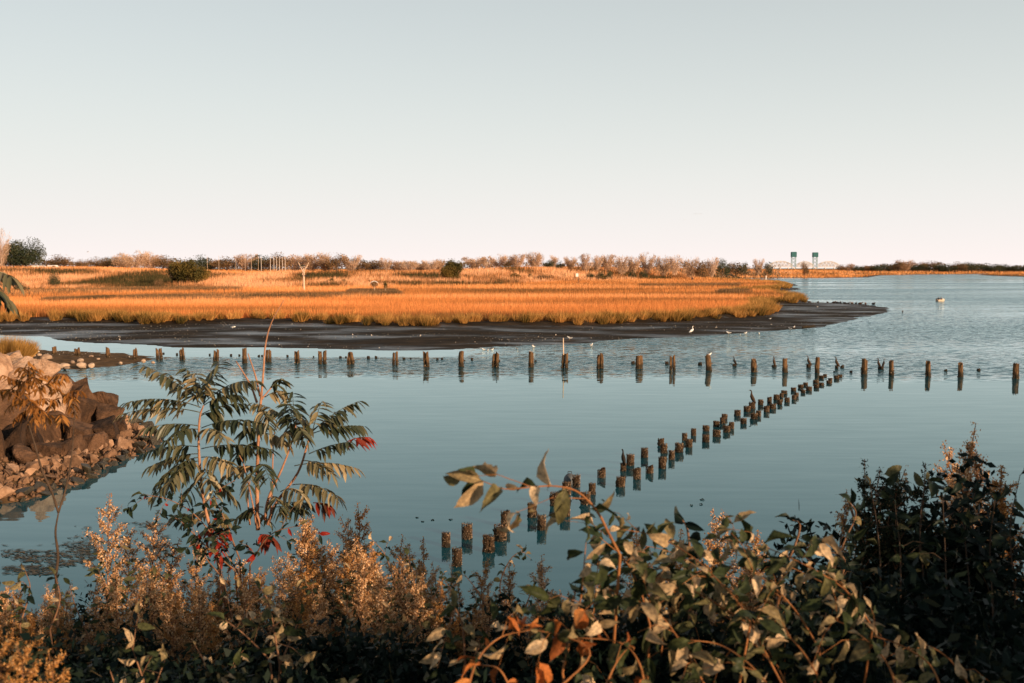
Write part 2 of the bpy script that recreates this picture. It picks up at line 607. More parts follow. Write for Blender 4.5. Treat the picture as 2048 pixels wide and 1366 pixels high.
# --- the bank the camera stands on
def bank_z(P):
    P = np.atleast_2d(np.asarray(P, float))[:, :2]
    y = P[:, 1]
    z = np.where(y < 2.6, 4.3, 4.3 - (y - 2.6) * 0.345)
    z = np.where(y < -2, 4.3 + np.minimum((-2 - y) * 0.25, 1.2), z)
    return z + (fbm(P, 0.5, 33) - 0.5) * 0.25


bx, by = np.meshgrid(np.linspace(-60, 60, 161), np.concatenate([np.linspace(-40, 0, 21), np.linspace(0.25, 19, 90)]))
BPt = np.stack([bx.ravel(), by.ravel()], 1)
ii = (np.arange(by.shape[0] - 1)[:, None] * 161 + np.arange(160)[None, :]).ravel()
m_bank = rough_mat('bank_soil', [(0.3, (0.018, 0.014, 0.009)), (0.6, (0.05, 0.035, 0.02)), (0.8, (0.09, 0.06, 0.03))], 4.0, 0.95, 0.6, bump_dist=0.04)
bank = link('bank', mesh_np('bank', np.column_stack([BPt, bank_z(BPt)]), np.stack([ii, ii + 1, ii + 162, ii + 161], 1), [m_bank], True))
tag(bank, 'overgrown dark earth bank in the foreground', 'bank', kind='structure')

# ------------------------------------------------------------------ marsh grass, reeds (uncountable)
m_meadow = foliage_mat('meadow_grass', [(0.0, (0.2, 0.1, 0.036)), (0.38, (0.6, 0.225, 0.065)), (0.75, (0.8, 0.315, 0.098)), (1.0, (0.86, 0.40, 0.16))], trans=0.35, rough=0.7)
m_fringe = foliage_mat('cordgrass', [(0.0, (0.04, 0.036, 0.012)), (0.3, (0.17, 0.105, 0.027)), (0.6, (0.38, 0.19, 0.05)), (1.0, (0.64, 0.33, 0.1))], trans=0.25, rough=0.7)
m_reed = foliage_mat('reed_bed', [(0.0, (0.06, 0.048, 0.018)), (0.25, (0.20, 0.10, 0.04)), (0.5, (0.46, 0.2, 0.08)), (0.75, (0.66, 0.29, 0.12)), (1.0, (0.78, 0.42, 0.22))], trans=0.25, rough=0.75)
m_elder = foliage_mat('marsh_elder', [(0.0, (0.055, 0.045, 0.022)), (0.5, (0.18, 0.1, 0.048)), (1.0, (0.38, 0.21, 0.1))], trans=0.2, rough=0.8)


def blades(P, z, h, w, lean, r, name, mat, label, cat):
    n = len(P)
    a = rng.random(n) * 2 * np.pi
    side = np.stack([np.cos(a), np.sin(a), np.zeros(n)], 1) * (w / 2)[:, None]
    base = np.column_stack([P, z - 0.05])
    tip = base + np.column_stack([lean, h])
    V = np.stack([base - side, base + side, tip], 1).reshape(-1, 3)
    o = link(name, mesh_np(name, V, np.arange(n * 3).reshape(n, 3), [mat], False, {'rnd': np.repeat(np.clip(r, 0, 1), 3)}))
    return tag(o, label, cat, kind='stuff')


def fan(n, d0, d1, u0=-0.62, u1=0.62):
    u = rng.uniform(u0, u1, n)
    D = 1 / rng.uniform(1 / d1, 1 / d0, n)
    return np.stack([u * D, D], 1)


def lean_of(n, s):
    return rng.normal(0, s, (n, 2))


# meadow of short orange grass
P = fan(520000, 100, 700)
z, dm, dg, db, di, ds = ground_parts(P)
px = px_of(P)
rd = np.interp(px, REED_X, REED_D)
land = np.maximum(dg, np.where(db > 2, db, -1))
ok = (dg > 3.3) & (P[:, 1] < rd + 6)
Pm, zm, dgm = P[ok], z[ok], dg[ok]
patch = fbm(Pm * np.array([0.35, 1.0]), 0.06, 50)
h = rng.uniform(0.75, 1.15, len(Pm)) * (0.9 + 0.5 * patch)
w = 0.028 + Pm[:, 1] * 0.0003
r = 0.55 + (patch - 0.5) * 2.1 + rng.normal(0, 0.11, len(Pm))
blades(Pm, zm, h, w, lean_of(len(Pm), 0.13), r, 'meadow_grass', m_meadow, 'bright orange autumn salt-meadow grass across the flat marsh', 'grass')

# plateau grass and reeds behind
ok = (land > 1.0) & (P[:, 1] >= rd - 2) & (P[:, 1] < rd + 130)
P2 = fan(150000, 215, 900)
z2, dm2, dg2, db2, di2, ds2 = ground_parts(P2)
rd2 = np.interp(px_of(P2), REED_X, REED_D)
land2 = np.maximum(dg2, np.where(db2 > 2, db2, -1))
ok2 = (land2 > 1.0) & (P2[:, 1] >= rd2 - 2) & (P2[:, 1] < rd2 + 130)
Pr, zr = np.concatenate([P[ok], P2[ok2]]), np.concatenate([z[ok], z2[ok2]])
patch = fbm(Pr * np.array([1.0, 0.6]), 0.05, 60)
edge = np.clip((Pr[:, 1] - np.interp(px_of(Pr), REED_X, REED_D)) / 12, 0.25, 1)
h = rng.uniform(1.3, 2.3, len(Pr)) * (0.55 + 0.9 * patch) * edge
w = 0.05 + Pr[:, 1] * 0.0005
r = 0.42 + (fbm(Pr * np.array([1.0, 0.5]), 0.06, 64, 4) - 0.47) * 4.4 + rng.normal(0, 0.22, len(Pr))
blades(Pr, zr, h, w, lean_of(len(Pr), 0.25), r, 'reed_bed', m_reed, 'tall tan reeds on the slope behind the meadow', 'reeds')
ok = (land > 1.0) & (P[:, 1] >= rd + 120) & (P[:, 1] < 1000)
ok2 = (land2 > 1.0) & (P2[:, 1] >= rd2 + 120) & (P2[:, 1] < 1000)
P3 = fan(60000, 480, 1500)
z3, _, dg3, db3, di3, _ = ground_parts(P3)
ok3 = np.maximum(np.maximum(dg3, db3), di3) > 3
Pu, zu = np.concatenate([P[ok], P2[ok2], P3[ok3]]), np.concatenate([z[ok], z2[ok2], z3[ok3]])
patch = fbm(Pu * np.array([1.0, 0.4]), 0.04, 70)
h = rng.uniform(0.8, 1.5, len(Pu)) * (0.6 + 0.8 * patch) * (1 + np.clip((Pu[:, 1] - 600) / 800, 0, 0.6))
w = 0.06 + Pu[:, 1] * 0.0006
r = 0.66 + (patch - 0.5) * 1.9 + rng.normal(0, 0.16, len(Pu))
blades(Pu, zu, h, w, lean_of(len(Pu), 0.2), r, 'upland_grass', m_meadow, 'orange grass on the low rise below the far treeline', 'grass')


# clumped cordgrass along the edge of the mud
def along(poly, n, dmax):
    seg = poly[1:] - poly[:-1]
    mid = (poly[1:] + poly[:-1]) / 2
    wgt = np.hypot(*seg.T) / np.maximum(mid[:, 1], 50) ** 0.8 * (mid[:, 1] < dmax) * (np.abs(mid[:, 0] / mid[:, 1]) < 0.75)
    k = rng.choice(len(seg), n, p=wgt / wgt.sum())
    return poly[k] + seg[k] * rng.random((n, 1))


T = along(MARSH, 3600, 560) + rng.normal(0, 1.6, (3600, 2)) * np.array([1, 1.3])
d = sdf(MARSH, T)
keep = (d > -0.35) & (d < 4.4) & (vnoise(T, 0.33, 81) + 0.25 * rng.random(len(T)) + np.clip(d, 0, 3.3) * .11 > 0.58)
T, d = T[keep], d[keep]
nb = np.where(T[:, 1] < 150, 95, 45)
own = np.repeat(np.arange(len(T)), nb)
n = len(own)
a = rng.random(n) * 2 * np.pi
rr = np.sqrt(rng.random(n))
rad = rng.uniform(0.35, 0.75, len(T))[own]
off = np.stack([np.cos(a), np.sin(a)], 1) * (rr * rad)[:, None]
Pf = T[own] + off * 0.55
hT = rng.uniform(0.85, 1.5, len(T))
h = hT[own] * rng.uniform(0.55, 1.05, n) * (1 - 0.25 * rr)
wind = np.column_stack([np.full(n, 0.12), np.full(n, -0.1)])
lean = off * (0.75 * h / np.maximum(rad, .2))[:, None] * 0.9 + wind * h[:, None] + rng.normal(0, 0.1, (n, 2))
w = 0.022 + Pf[:, 1] * 0.00026
r = (rng.uniform(0.12, 0.85, len(T)) + np.clip(d, 0, 3) * .1)[own] + rng.normal(0, 0.16, n)
zf = np.maximum(ground_z(T), 0.05)[own]
blades(Pf, zf, h, w, lean, r, 'cordgrass_fringe', m_fringe, 'tufted olive and tan cordgrass along the edge of the mud', 'grass')

# the low belts of grey-brown shrubs in the meadow
def belt(n, centre, half, seed):
    cx = np.array([c[0] for c in centre], float)
    cy = np.array([c[1] for c in centre], float)
    p = rng.uniform(cx[0], cx[-1], n)
    y = np.interp(p, cx, cy) + rng.normal(0, 1, n) * np.interp(p, cx, half) * 0.5
    return np.array([PZ(a, b, 0.6)[:2] for a, b in zip(p, y)])


Pb = np.concatenate([belt(5200, [(170, 606), (300, 604), (480, 603), (640, 601), (800, 594)], [1, 4.5, 6, 5, 1.5], 1),
                     belt(1500, [(90, 611), (230, 606)], [1.5, 2], 2), belt(1500, [(700, 590), (790, 589)], [2.5, 3], 3),
                     belt(2200, [(0, 592), (120, 590), (300, 583), (480, 583)], [7, 6, 4, 3], 4),
                     belt(900, [(1280, 575), (1480, 574)], [1.5, 3], 5), belt(600, [(1440, 590), (1500, 588)], [1.5, 2], 6)])
keep = vnoise(Pb, 0.22, 92) > 0.3
Pb = Pb[keep]
own = np.repeat(np.arange(len(Pb)), 7)
n = len(own)
Pe = Pb[own] + rng.normal(0, 0.35, (n, 2))
blades(Pe, ground_z(Pe), rng.uniform(0.9, 1.5, n), 0.06 + Pe[:, 1] * 0.0005, lean_of(n, 0.35), 0.45 + (vnoise(Pe, 0.15, 5) - .5) * .7 + rng.normal(0, 0.2, n), 'marsh_elder_belt', m_elder,
       'grey-brown belt of low bushes in the orange meadow', 'undergrowth')

# bleached shell fragments strewn on the mud
ps = np.stack([rng.uniform(-0.6, 0.42, 26000), 1 / rng.uniform(1 / 190, 1 / 62, 26000)], 1)
ps = np.stack([ps[:, 0] * ps[:, 1], ps[:, 1]], 1)
zs, dm, dg, _, _, ds = ground_parts(ps)
k = ((dm > 0.5) & (dg < -0.3)) | (ds > 0.3)
k &= fbm(ps * np.array([.4, 1]), 0.2, 17) + rng.normal(0, .12, len(ps)) > 0.55
ps, zs = ps[k][:3200], zs[k][:3200]
n = len(ps)
s = rng.uniform(0.012, 0.045, n) * (1 + (rng.random(n) > .95) * 0.9)
a = rng.random(n) * 6.28
A = np.stack([np.cos(a), np.sin(a), rng.uniform(0.2, 0.9, n)], 1) * s[:, None] * 2
B = np.stack([-np.sin(a), np.cos(a), rng.uniform(-.2, .2, n)], 1) * s[:, None] * 0.8
V, Fc, r = leaf_cloud(np.column_stack([ps, zs + 0.005]), A, B, rng.random(n))
m_shell = foliage_mat('shell', [(0, (0.45, 0.36, 0.28)), (1, (0.8, 0.7, 0.6))], trans=0)
tag(link('shell_litter', mesh_np('shell_litter', V, Fc, [m_shell], False, {'rnd': r})), 'pale broken shells scattered over the dark mud', 'shells', kind='stuff')


# ------------------------------------------------------------------ trees and shrubs of the marsh and far treeline
def make_tree(kind, seed, nleaf):
    """unit tree: one metre tall and about one wide; returns trunk mesh data and crown mesh data"""
    r = np.random.default_rng(seed)
    tb = MB()
    ht = {'bare': 0.62, 'pale': 0.7}.get(kind, 0.5)
    tb.tube([(0, 0, -0.06), (r.normal(0, .01), 0, ht * .5), (r.normal(0, .03), r.normal(0, .03), ht)], [0.028, 0.02, 0.011], 6)
    ends = []
    nl = {'bare': 14, 'pale': 12}.get(kind, 10)
    for i in range(nl):
        z0 = r.uniform(0.12, ht)
        a = i * 2.4 + r.normal(0, .4)
        L = r.uniform(0.25, 0.48)
        up = r.uniform(0.35, 1.1) if kind in ('bare', 'pale') else r.uniform(0.1, 0.7)
        d = unit([math.cos(a), math.sin(a), up])
        e = np.array([0, 0, z0]) + d * L
        e[:2] = np.clip(e[:2], -0.45, 0.45)
        e[2] = min(e[2], 0.93)
        tb.tube([(0, 0, z0), (np.array([0, 0, z0]) + e) / 2 + [0, 0, .02], e], [0.013, 0.008, 0.003], 4, cap=False)
        ends.append(e)
        for j in range(2):
            e2 = e + unit([r.normal(), r.normal(), r.uniform(.3, 1.2)]) * r.uniform(.08, .18)
            tb.tube([e * .8 + np.array([0, 0, z0]) * .2, e2], [0.005, 0.002], 3, cap=False)
            ends.append(e2)
    ends = np.array(ends)
    lob = ends if kind in ('bare', 'pale') else np.concatenate([ends, r.normal(0, 1, (10, 3)) * [0.17, 0.17, 0.15] + [0, 0, 0.6]])
    c = lob[r.integers(0, len(lob), nleaf)]
    if kind in ('bare', 'pale'):
        c = c * (r.random((nleaf, 1)) ** .45) + np.array([0, 0, .03])
    sp = 0.05 if kind in ('bare', 'pale') else 0.105
    C = c + r.normal(0, 1, (nleaf, 3)) * sp
    if kind == 'ever':
        C = r.normal(0, 1, (nleaf, 3))
        C = unit(C) * (r.random((nleaf, 1)) ** 0.35)
        lump = 1 + 0.25 * np.sin(C[:, :1] * 7 + seed) * np.cos(C[:, 1:2] * 6) + 0.15 * np.sin(C[:, 2:] * 9)
        lob = unit(r.normal(0, 1, (18, 3))) * r.uniform(.35, .95, (18, 1)) * [.42, .42, .46] + [0, 0, .5]
        C = lob[r.integers(0, 18, nleaf)] + C * lump * r.uniform(.10, .2, (18, 1))[r.integers(0, 18, nleaf)]
    # keep the crown inside a rounded outline
    q = np.sqrt((C[:, 0] / .52) ** 2 + (C[:, 1] / .52) ** 2 + ((C[:, 2] - .55) / .5) ** 2)
    C = np.where(q[:, None] > 1, (C - [0, 0, .55]) / q[:, None] + [0, 0, .55], C)
    C[:, 2] = np.maximum(C[:, 2], 0.02)
    if kind in ('bare', 'pale'):
        A = unit(np.column_stack([C[:, :2] * 2 + r.normal(0, .5, (nleaf, 2)), r.uniform(.8, 2.2, nleaf)])) * r.uniform(.06, .15, nleaf)[:, None]
        B = unit(r.normal(0, 1, (nleaf, 3))) * r.uniform(.0035, .0095, nleaf)[:, None]
    else:
        A = unit(r.normal(0, 1, (nleaf, 3))) * r.uniform(.035, .07, nleaf)[:, None]
        B = unit(r.normal(0, 1, (nleaf, 3))) * r.uniform(.01, .024, nleaf)[:, None]
    cl = vnoise(C[:, :2] * 5 + C[:, 2:] * 3, 1.0, seed)
    rv = np.clip(0.5 + (cl - .5) * .8 + r.normal(0, .15, nleaf), 0, 1)
    V, Fc, rr = leaf_cloud(C, A, B, rv)
    return tb, (V, Fc, rr)


m_bark = rough_mat('tree_bark', [(0.3, (0.06, 0.04, 0.03)), (0.7, (0.2, 0.13, 0.09))], 8, 0.9, 0.4)
m_palebark = rough_mat('pale_bark', [(0.3, (0.35, 0.24, 0.17)), (0.7, (0.62, 0.46, 0.36))], 8, 0.9, 0.3)
CROWN = {
    'bare': foliage_mat('bare_twigs', [(0, (0.24, 0.145, 0.085)), (1, (0.66, 0.42, 0.27))], trans=0.1, rough=0.9),
    'pale': foliage_mat('pale_twigs', [(0, (0.32, 0.2, 0.125)), (1, (0.74, 0.5, 0.35))], trans=0.1, rough=0.9),
    'rust': foliage_mat('russet_leaves', [(0, (0.07, 0.05, 0.025)), (0.5, (0.2, 0.115, 0.055)), (1, (0.38, 0.21, 0.1))], trans=0.25, rough=0.7),
    'dark': foliage_mat('dark_leaves', [(0, (0.018, 0.03, 0.018)), (0.5, (0.05, 0.06, 0.03)), (1, (0.13, 0.11, 0.05))], trans=0.2, rough=0.6),
    'ever': foliage_mat('olive_needles', [(0, (0.03, 0.035, 0.012)), (0.45, (0.10, 0.075, 0.02)), (1, (0.27, 0.16, 0.04))], trans=0.15, rough=0.7),
}
TREE = {}
for ki, kind in enumerate(('bare', 'pale', 'rust', 'dark', 'ever')):
    for v in range(4):
        tb, (V, Fc, rr) = make_tree(kind, 100 + ki * 10 + v, 3000 if kind != 'bare' else 3600)
        tm = tb.mesh('trunk_' + kind, m_palebark if kind in ('pale', 'bare') else m_bark)
        TREE[kind, v] = (tm, mesh_np('crown_' + kind, V, Fc, [CROWN[kind]], False, {'rnd': rr}))
BIG = {}
for kind in ('dark', 'ever', 'pale'):
    tb, (V, Fc, rr) = make_tree(kind, 300, 11000 if kind != 'pale' else 2600)
    Vc = V.reshape(-1, 4, 3)
    Vc = Vc[:, :1] + (Vc - Vc[:, :1]) * 0.75
    BIG[kind] = (tb.mesh('trunk_' + kind, m_palebark if kind == 'pale' else m_bark), mesh_np('crown_' + kind, Vc.reshape(-1, 3), Fc, [CROWN[kind]], False, {'rnd': rr}))

WORDS = {'bare': 'leafless brown tree', 'pale': 'pale leafless tree', 'rust': 'russet-leaved tree', 'dark': 'dark green bushy tree', 'ever': 'olive evergreen'}


def place_tree(px, top, wpx, kind, D, label, name, group=None, big=False, v=None):
    g = PD(px, 560, D)
    zb = float(ground_z([g[:2]])[0]) - 0.15
    zt = PD(px, top, D)[2]
    h = max(zt - zb, 0.8)
    w = wpx * D / F
    t = thing(name, label, 'shrub' if name == 'shrub' else 'tree', (g[0], D, zb), rng.uniform(0, 6.28), group, (w, w, h))
    tm, cm = BIG[kind] if big else TREE[kind, rng.integers(0, 4) if v is None else v]
    link('trunk', tm, t)
    link('crown', cm, t)
    return t


# far treeline: (x, top, width, kind)
FAR = [(-90, 500, 90, 'rust'), (-30, 505, 70, 'dark'), (20, 505, 48, 'rust'), (118, 513, 50, 'rust'), (162, 522, 26, 'rust'), (198, 517, 42, 'rust'), (224, 515, 36, 'dark'),
       (250, 512, 44, 'bare'), (274, 505, 62, 'pale'), (302, 511, 44, 'bare'), (328, 515, 46, 'rust'), (404, 512, 42, 'dark'), (428, 520, 34, 'rust'), (454, 517, 52, 'rust'),
       (494, 510, 42, 'bare'), (524, 513, 44, 'dark'), (556, 509, 50, 'rust'), (592, 512, 54, 'pale'), (622, 512, 44, 'bare'), (650, 508, 50, 'bare'), (674, 509, 40, 'rust'),
       (702, 509, 42, 'pale'), (724, 521, 30, 'rust'), (748, 523, 42, 'rust'), (773, 519, 26, 'pale'), (797, 524, 40, 'bare'), (818, 523, 36, 'pale'), (842, 521, 40, 'bare'),
       (862, 521, 34, 'pale'), (878, 518, 30, 'bare'), (950, 515, 46, 'bare'), (975, 518, 30, 'pale'), (998, 511, 38, 'pale'), (1018, 517, 24, 'rust'), (1036, 509, 30, 'bare'),
       (1069, 506, 38, 'bare'), (1097, 523, 18, 'dark'), (1108, 514, 20, 'pale'), (1120, 524, 16, 'dark'), (1141, 513, 28, 'bare'), (1172, 512, 28, 'pale'), (1194, 514, 26, 'pale'),
       (1216, 511, 30, 'bare'), (1242, 513, 28, 'pale'), (1266, 512, 30, 'bare'), (1292, 510, 32, 'pale'), (1326, 514, 34, 'bare'), (1348, 515, 28, 'pale'), (1380, 515, 34, 'bare'),
       (1404, 522, 24, 'rust'), (1424, 519, 28, 'pale'), (1444, 521, 24, 'dark'), (1470, 525, 26, 'rust'), (1487, 526, 18, 'dark'), (1516, 516, 22, 'pale'), (1536, 528, 18, 'dark'),
       (1609, 524, 13, 'rust')]
cnt = {}
for (x, t_, w_, k) in sorted(FAR):
    cnt[k] = cnt.get(k, 0) + 1
    D = (430 if x < 160 else 500) + rng.uniform(-18, 25) + (140 if x > 1460 else 0)
    place_tree(x, t_ - 2 + rng.uniform(-1.5, 1), w_ * 1.2, k, D, '%s in the far treeline, %s of its kind from the left' % (WORDS[k], nth(cnt[k])), 'tree', 'trees of the far treeline')
FAR2 = [(1682, 529, 14, 'rust'), (1698, 527, 18, 'bare'), (1714, 531, 16, 'dark'), (1736, 530, 20, 'rust'), (1752, 529, 18, 'dark'), (1769, 527, 28, 'dark'), (1784, 530, 20, 'dark'), (1796, 521, 26, 'rust'), (1810, 519, 24, 'bare'),
        (1824, 529, 22, 'dark'), (1838, 528, 26, 'dark'), (1846, 523, 14, 'rust'), (1859, 521, 26, 'rust'), (1879, 525, 24, 'dark'), (1895, 528, 22, 'dark'), (1915, 524, 26, 'rust'), (1928, 528, 24, 'dark'), (1942, 524, 30, 'dark'),
        (1965, 527, 30, 'dark'), (1989, 529, 28, 'dark'), (2011, 528, 26, 'dark'), (2033, 531, 28, 'dark'), (2062, 529, 34, 'dark'), (2095, 530, 40, 'dark'), (2140, 529, 44, 'rust')]
cnt = {}
for (x, t_, w_, k) in sorted(FAR2):
    cnt[k] = cnt.get(k, 0) + 1
    place_tree(x, t_, w_ * 1.5, k, 1150 + rng.uniform(-25, 40), '%s on the right-hand far shore, %s of its kind from the left' % (WORDS[k], nth(cnt[k])), 'tree', 'trees on the far right shore')
place_tree(52, 475, 74, 'dark', 400, 'tall round-crowned dark tree standing above the reeds at far left', 'tree', big=True)
place_tree(4, 458, 40, 'pale', 385, 'pale leafless birch-like tree at the left edge of the photo', 'tree', big=True)
place_tree(373, 506, 90, 'ever', 262, 'big olive evergreen bush in the reeds left of the nest platform', 'shrub', big=True)
place_tree(352, 514, 40, 'ever', 266, 'dark narrow evergreen against the left side of the big olive bush', 'shrub', big=True)
place_tree(906, 510, 56, 'ever', 330, 'rounded olive evergreen bush standing alone at the middle of the rise', 'shrub', big=True)
SMALL = [(44, 566, 26, 'dark', 214, 'small dark bush at the far left edge of the reeds'), (108, 545, 22, 'dark', 250, 'small dark bush in the left reeds'),
         (812, 580, 20, 'dark', 226, 'low dark bush in the meadow right of the two nest posts'), (662, 554, 24, 'ever', 300, 'low olive bush in the reeds right of the nest platform'),
         (690, 556, 20, 'ever', 300, 'second low olive bush in the reeds right of the nest platform'), (1030, 546, 28, 'ever', 380, 'olive bush left of the white marker post'),
         (1085, 548, 34, 'rust', 390, 'wide brown bush just left of the white marker post'), (1060, 546, 18, 'ever', 395, 'narrow olive bush between two wider bushes'),
         (1180, 543, 18, 'dark', 440, 'dark bush on the rise, first right of the marker post'), (1200, 543, 20, 'dark', 440, 'dark bush on the rise, second right of the marker post'),
         (1218, 542, 18, 'dark', 440, 'dark bush on the rise, third right of the marker post'), (1264, 541, 16, 'dark', 470, 'dark bush on the rise, fourth right of the marker post'),
         (1287, 541, 18, 'dark', 470, 'dark bush on the rise, fifth right of the marker post'), (1206, 549, 20, 'ever', 430, 'olive bush below the row of dark bushes'),
         (1478, 570, 24, 'dark', 330, 'dark bush at the right end of the meadow by the creek'), (318, 556, 20, 'rust', 250, 'brown bush below the big olive evergreen')]
for a in SMALL:
    place_tree(a[0], a[1], a[2], a[3], a[4], a[5], 'shrub', 'bushes scattered over the marsh')

# the unbroken low wood behind the treeline
pu = np.concatenate([rng.uniform(-120, 980, 15000), rng.uniform(980, 1560, 4500), rng.uniform(1690, 2200, 5000)])
Dw = np.where(pu > 1650, 1190, 545) + rng.uniform(0, 30, len(pu))
topw = np.interp(pu, [-120, 0, 140, 160, 300, 480, 720, 740, 900, 980, 1100, 1400, 1560, 1690, 1760, 1800, 1900, 2000, 2200], [515, 515, 524, 528, 520, 519, 519, 527, 526, 524, 527, 527, 530, 535, 532, 529, 530, 533, 534])
topw = topw + (vnoise(np.column_stack([pu, pu * 0]), 0.06, 8) - .5) * 8
C = np.array([PD(a, 540, d_) for a, d_ in zip(pu, Dw)])
ztop = np.array([PD(a, t_, d_)[2] for a, t_, d_ in zip(pu, topw, Dw)])
zb = ground_z(C)
C[:, 2] = zb + (np.maximum(ztop, zb + .5) - zb) * rng.random(len(C)) ** 0.7
n = len(C)
k = (Dw / 545)[:, None]
V, Fc, rr = leaf_cloud(C, unit(rng.normal(0, 1, (n, 3)) + [0, 0, .6]) * rng.uniform(.6, 1.3, (n, 1)) * k, unit(rng.normal(0, 1, (n, 3))) * rng.uniform(.2, .42, (n, 1)) * k, np.clip(.45 + (vnoise(np.column_stack([pu, pu * 0]), .05, 3) - .5) * 1.2 + rng.normal(0, .15, n), 0, 1))
m_wood = foliage_mat('far_wood', [(0, (0.035, 0.036, 0.022)), (0.45, (0.13, 0.085, 0.05)), (1, (0.34, 0.21, 0.13))], trans=0.15, rough=0.85)
tag(link('far_wood', mesh_np('far_wood', V, Fc, [m_wood], False, {'rnd': rr})), 'unbroken brown scrub along the foot of the far treeline', 'wood', kind='stuff')

# ------------------------------------------------------------------ far built things
m_wood_pale = rough_mat('weathered_timber', [(0.3, (0.46, 0.31, 0.21)), (0.7, (0.68, 0.5, 0.37))], 5, 0.85, 0.3, map_scale=(3, 3, .5))
m_teal = plain_mat('teal_steel', (0.018, 0.105, 0.112))
m_steelblue = plain_mat('blue_steel', (0.26, 0.36, 0.4))
m_whitesteel = plain_mat('white_steel', (0.66, 0.6, 0.56))
m_white = plain_mat('white_paint', (0.78, 0.74, 0.7))
m_palepole = plain_mat('pale_pole', (0.62, 0.52, 0.45))
m_dark = plain_mat('dark_paint', (0.03, 0.03, 0.032))

# lift bridge on the horizon, 4 km away
BD = 4000.0
bz = PD(1600, 535, BD)[2]
br = thing('lift_bridge', 'distant lift bridge with two teal towers and white arched trusses', 'bridge', (PD(1608, 535, BD)[0], BD, bz))


def bpx(px, py, dy=0.0):
    p = PD(px, py, BD)
    return np.array([p[0] - br.location[0], dy, p[2] - bz])


for (xa, xb, yt) in ((1583, 1592, 504.5), (1626, 1635, 505.5)):
    tw = link('tower', None, br)
    cb = MB()
    t0, t1, t2 = bpx(xa, yt), bpx(xb, yt), bpx(xb, 514)
    wx, zc0, zc1 = t1[0] - t0[0], t2[2], t0[2]
    cx = (t0[0] + t1[0]) / 2
    cb.box((cx, 0, (zc0 + zc1) / 2), (wx * 1.12, 16, zc1 - zc0))
    cb.box((cx, 0, zc1 + 0.8), (wx * 1.0, 13, 1.6))
    link('machinery_house', cb.mesh('machinery_house', m_teal), tw)
    for sx in (-1, 1):
        for sy in (-1, 1):
            lb = MB()
            lb.box((cx + sx * wx * .42, sy * 6, zc0 / 2 - 4), (2.0, 2.0, zc0 + 8))
            link('leg', lb.mesh('leg', m_steelblue), tw)
    xb_ = MB()
    for sy in (-6, 6):
        for k in range(3):
            za, zb_ = zc0 * k / 3, zc0 * (k + 1) / 3
            xb_.bar((cx - wx * .42, sy, za), (cx + wx * .42, sy, zb_), .5)
            xb_.bar((cx + wx * .42, sy, za), (cx - wx * .42, sy, zb_), .5)
    link('cross_bracing', xb_.mesh('cross_bracing', m_steelblue), tw)
for (xa, xb, top, dip) in ((1538, 1584, 522, 1), (1593, 1626, 523, 0), (1636, 1678, 522.5, 0)):
    tr = MB()
    m = 12
    prev = None
    for sy in (-7, 7):
        for i in range(m + 1):
            f = i / m
            x_ = xa + (xb - xa) * f
            arch = math.sin(math.pi * (0.08 + 0.84 * f)) ** 0.8
            p, q = bpx(x_, 533 - (533 - top) * arch, sy), bpx(x_, 533, sy)
            tr.bar(p, q, 0.8)
            if i:
                tr.bar(pp, p, 1.0)
                tr.bar(qq, q, 1.1)
                tr.bar(pp, q, 0.6) if i % 2 else tr.bar(qq, p, 0.6)
            pp, qq = p, q
    link('truss_span', tr.mesh('truss_span', m_whitesteel), br)
dk = MB()
a_, b_ = bpx(1530, 533.6), bpx(1690, 533.6)
dk.box(((a_[0] + b_[0]) / 2, 0, -0.6), (b_[0] - a_[0], 13, 1.6))
for x_ in (1532, 1546, 1560, 1576, 1588, 1610, 1631, 1650, 1668, 1685):
    p = bpx(x_, 533.6)
    dk.box((p[0], 0, -6.4), (4, 10, 10))
link('deck_and_piers', dk.mesh('deck_and_piers', m_whitesteel), br)


# nest platform
def nest_platform():
    D = 222.0
    g = PD(608, 585, D)
    zb = float(ground_z([g[:2]])[0])
    s = D / F
    zt = PD(608, 534, D)[2] - zb
    t = thing('nest_platform', 'tall osprey nest platform on a timber pole with two flared perches', 'nest platform', (g[0], D, zb))
    p = MB(); p.tube([(0, 0, -.3), (0, 0, zt - .05)], [.24, .2], 10)
    link('pole', p.mesh('pole', m_wood_pale), t)
    p = MB()
    for y_ in (-.55, -.18, .18, .55):
        p.box((0, y_, zt + .02), (1.5, .2, .09))
    p.box((-.55, 0, zt - .08), (.12, 1.4, .1)); p.box((.55, 0, zt - .08), (.12, 1.4, .1))
    link('platform', p.mesh('platform', m_wood_pale), t)
    for sx in (-1, 1):
        p = MB(); p.tube([(sx * -.28, -.24, zt - 1.7), (sx * .62, -.24, zt - .05)], [.1, .1], 6)
        link('brace', p.mesh('brace', m_wood_pale), t)
        p = MB(); p.tube([(sx * .6, 0, zt - .1), (sx * 1.15, 0, zt + 1.0)], [.09, .08], 6)
        link('perch', p.mesh('perch', m_wood_pale), t)
    p = MB(); p.tube([(.1, -.2, zt - 1.95), (1.25, -.2, zt - 2.0)], [.1, .08], 6)
    link('cross_arm', p.mesh('cross_arm', m_dark), t)
    n = 160
    a = rng.random(n) * 6.28
    C = np.column_stack([-.35 + np.cos(a) * rng.random(n) * .35, np.sin(a) * .35 * rng.random(n), zt + .08 + rng.random(n) * .28])
    V, Fc, rr = leaf_cloud(C, unit(rng.normal(0, 1, (n, 3)) * [1, 1, .3]) * .5, unit(rng.normal(0, 1, (n, 3))) * .02, rng.random(n))
    link('nest', mesh_np('nest', V, Fc, [CROWN['dark']], False, {'rnd': rr}), t)


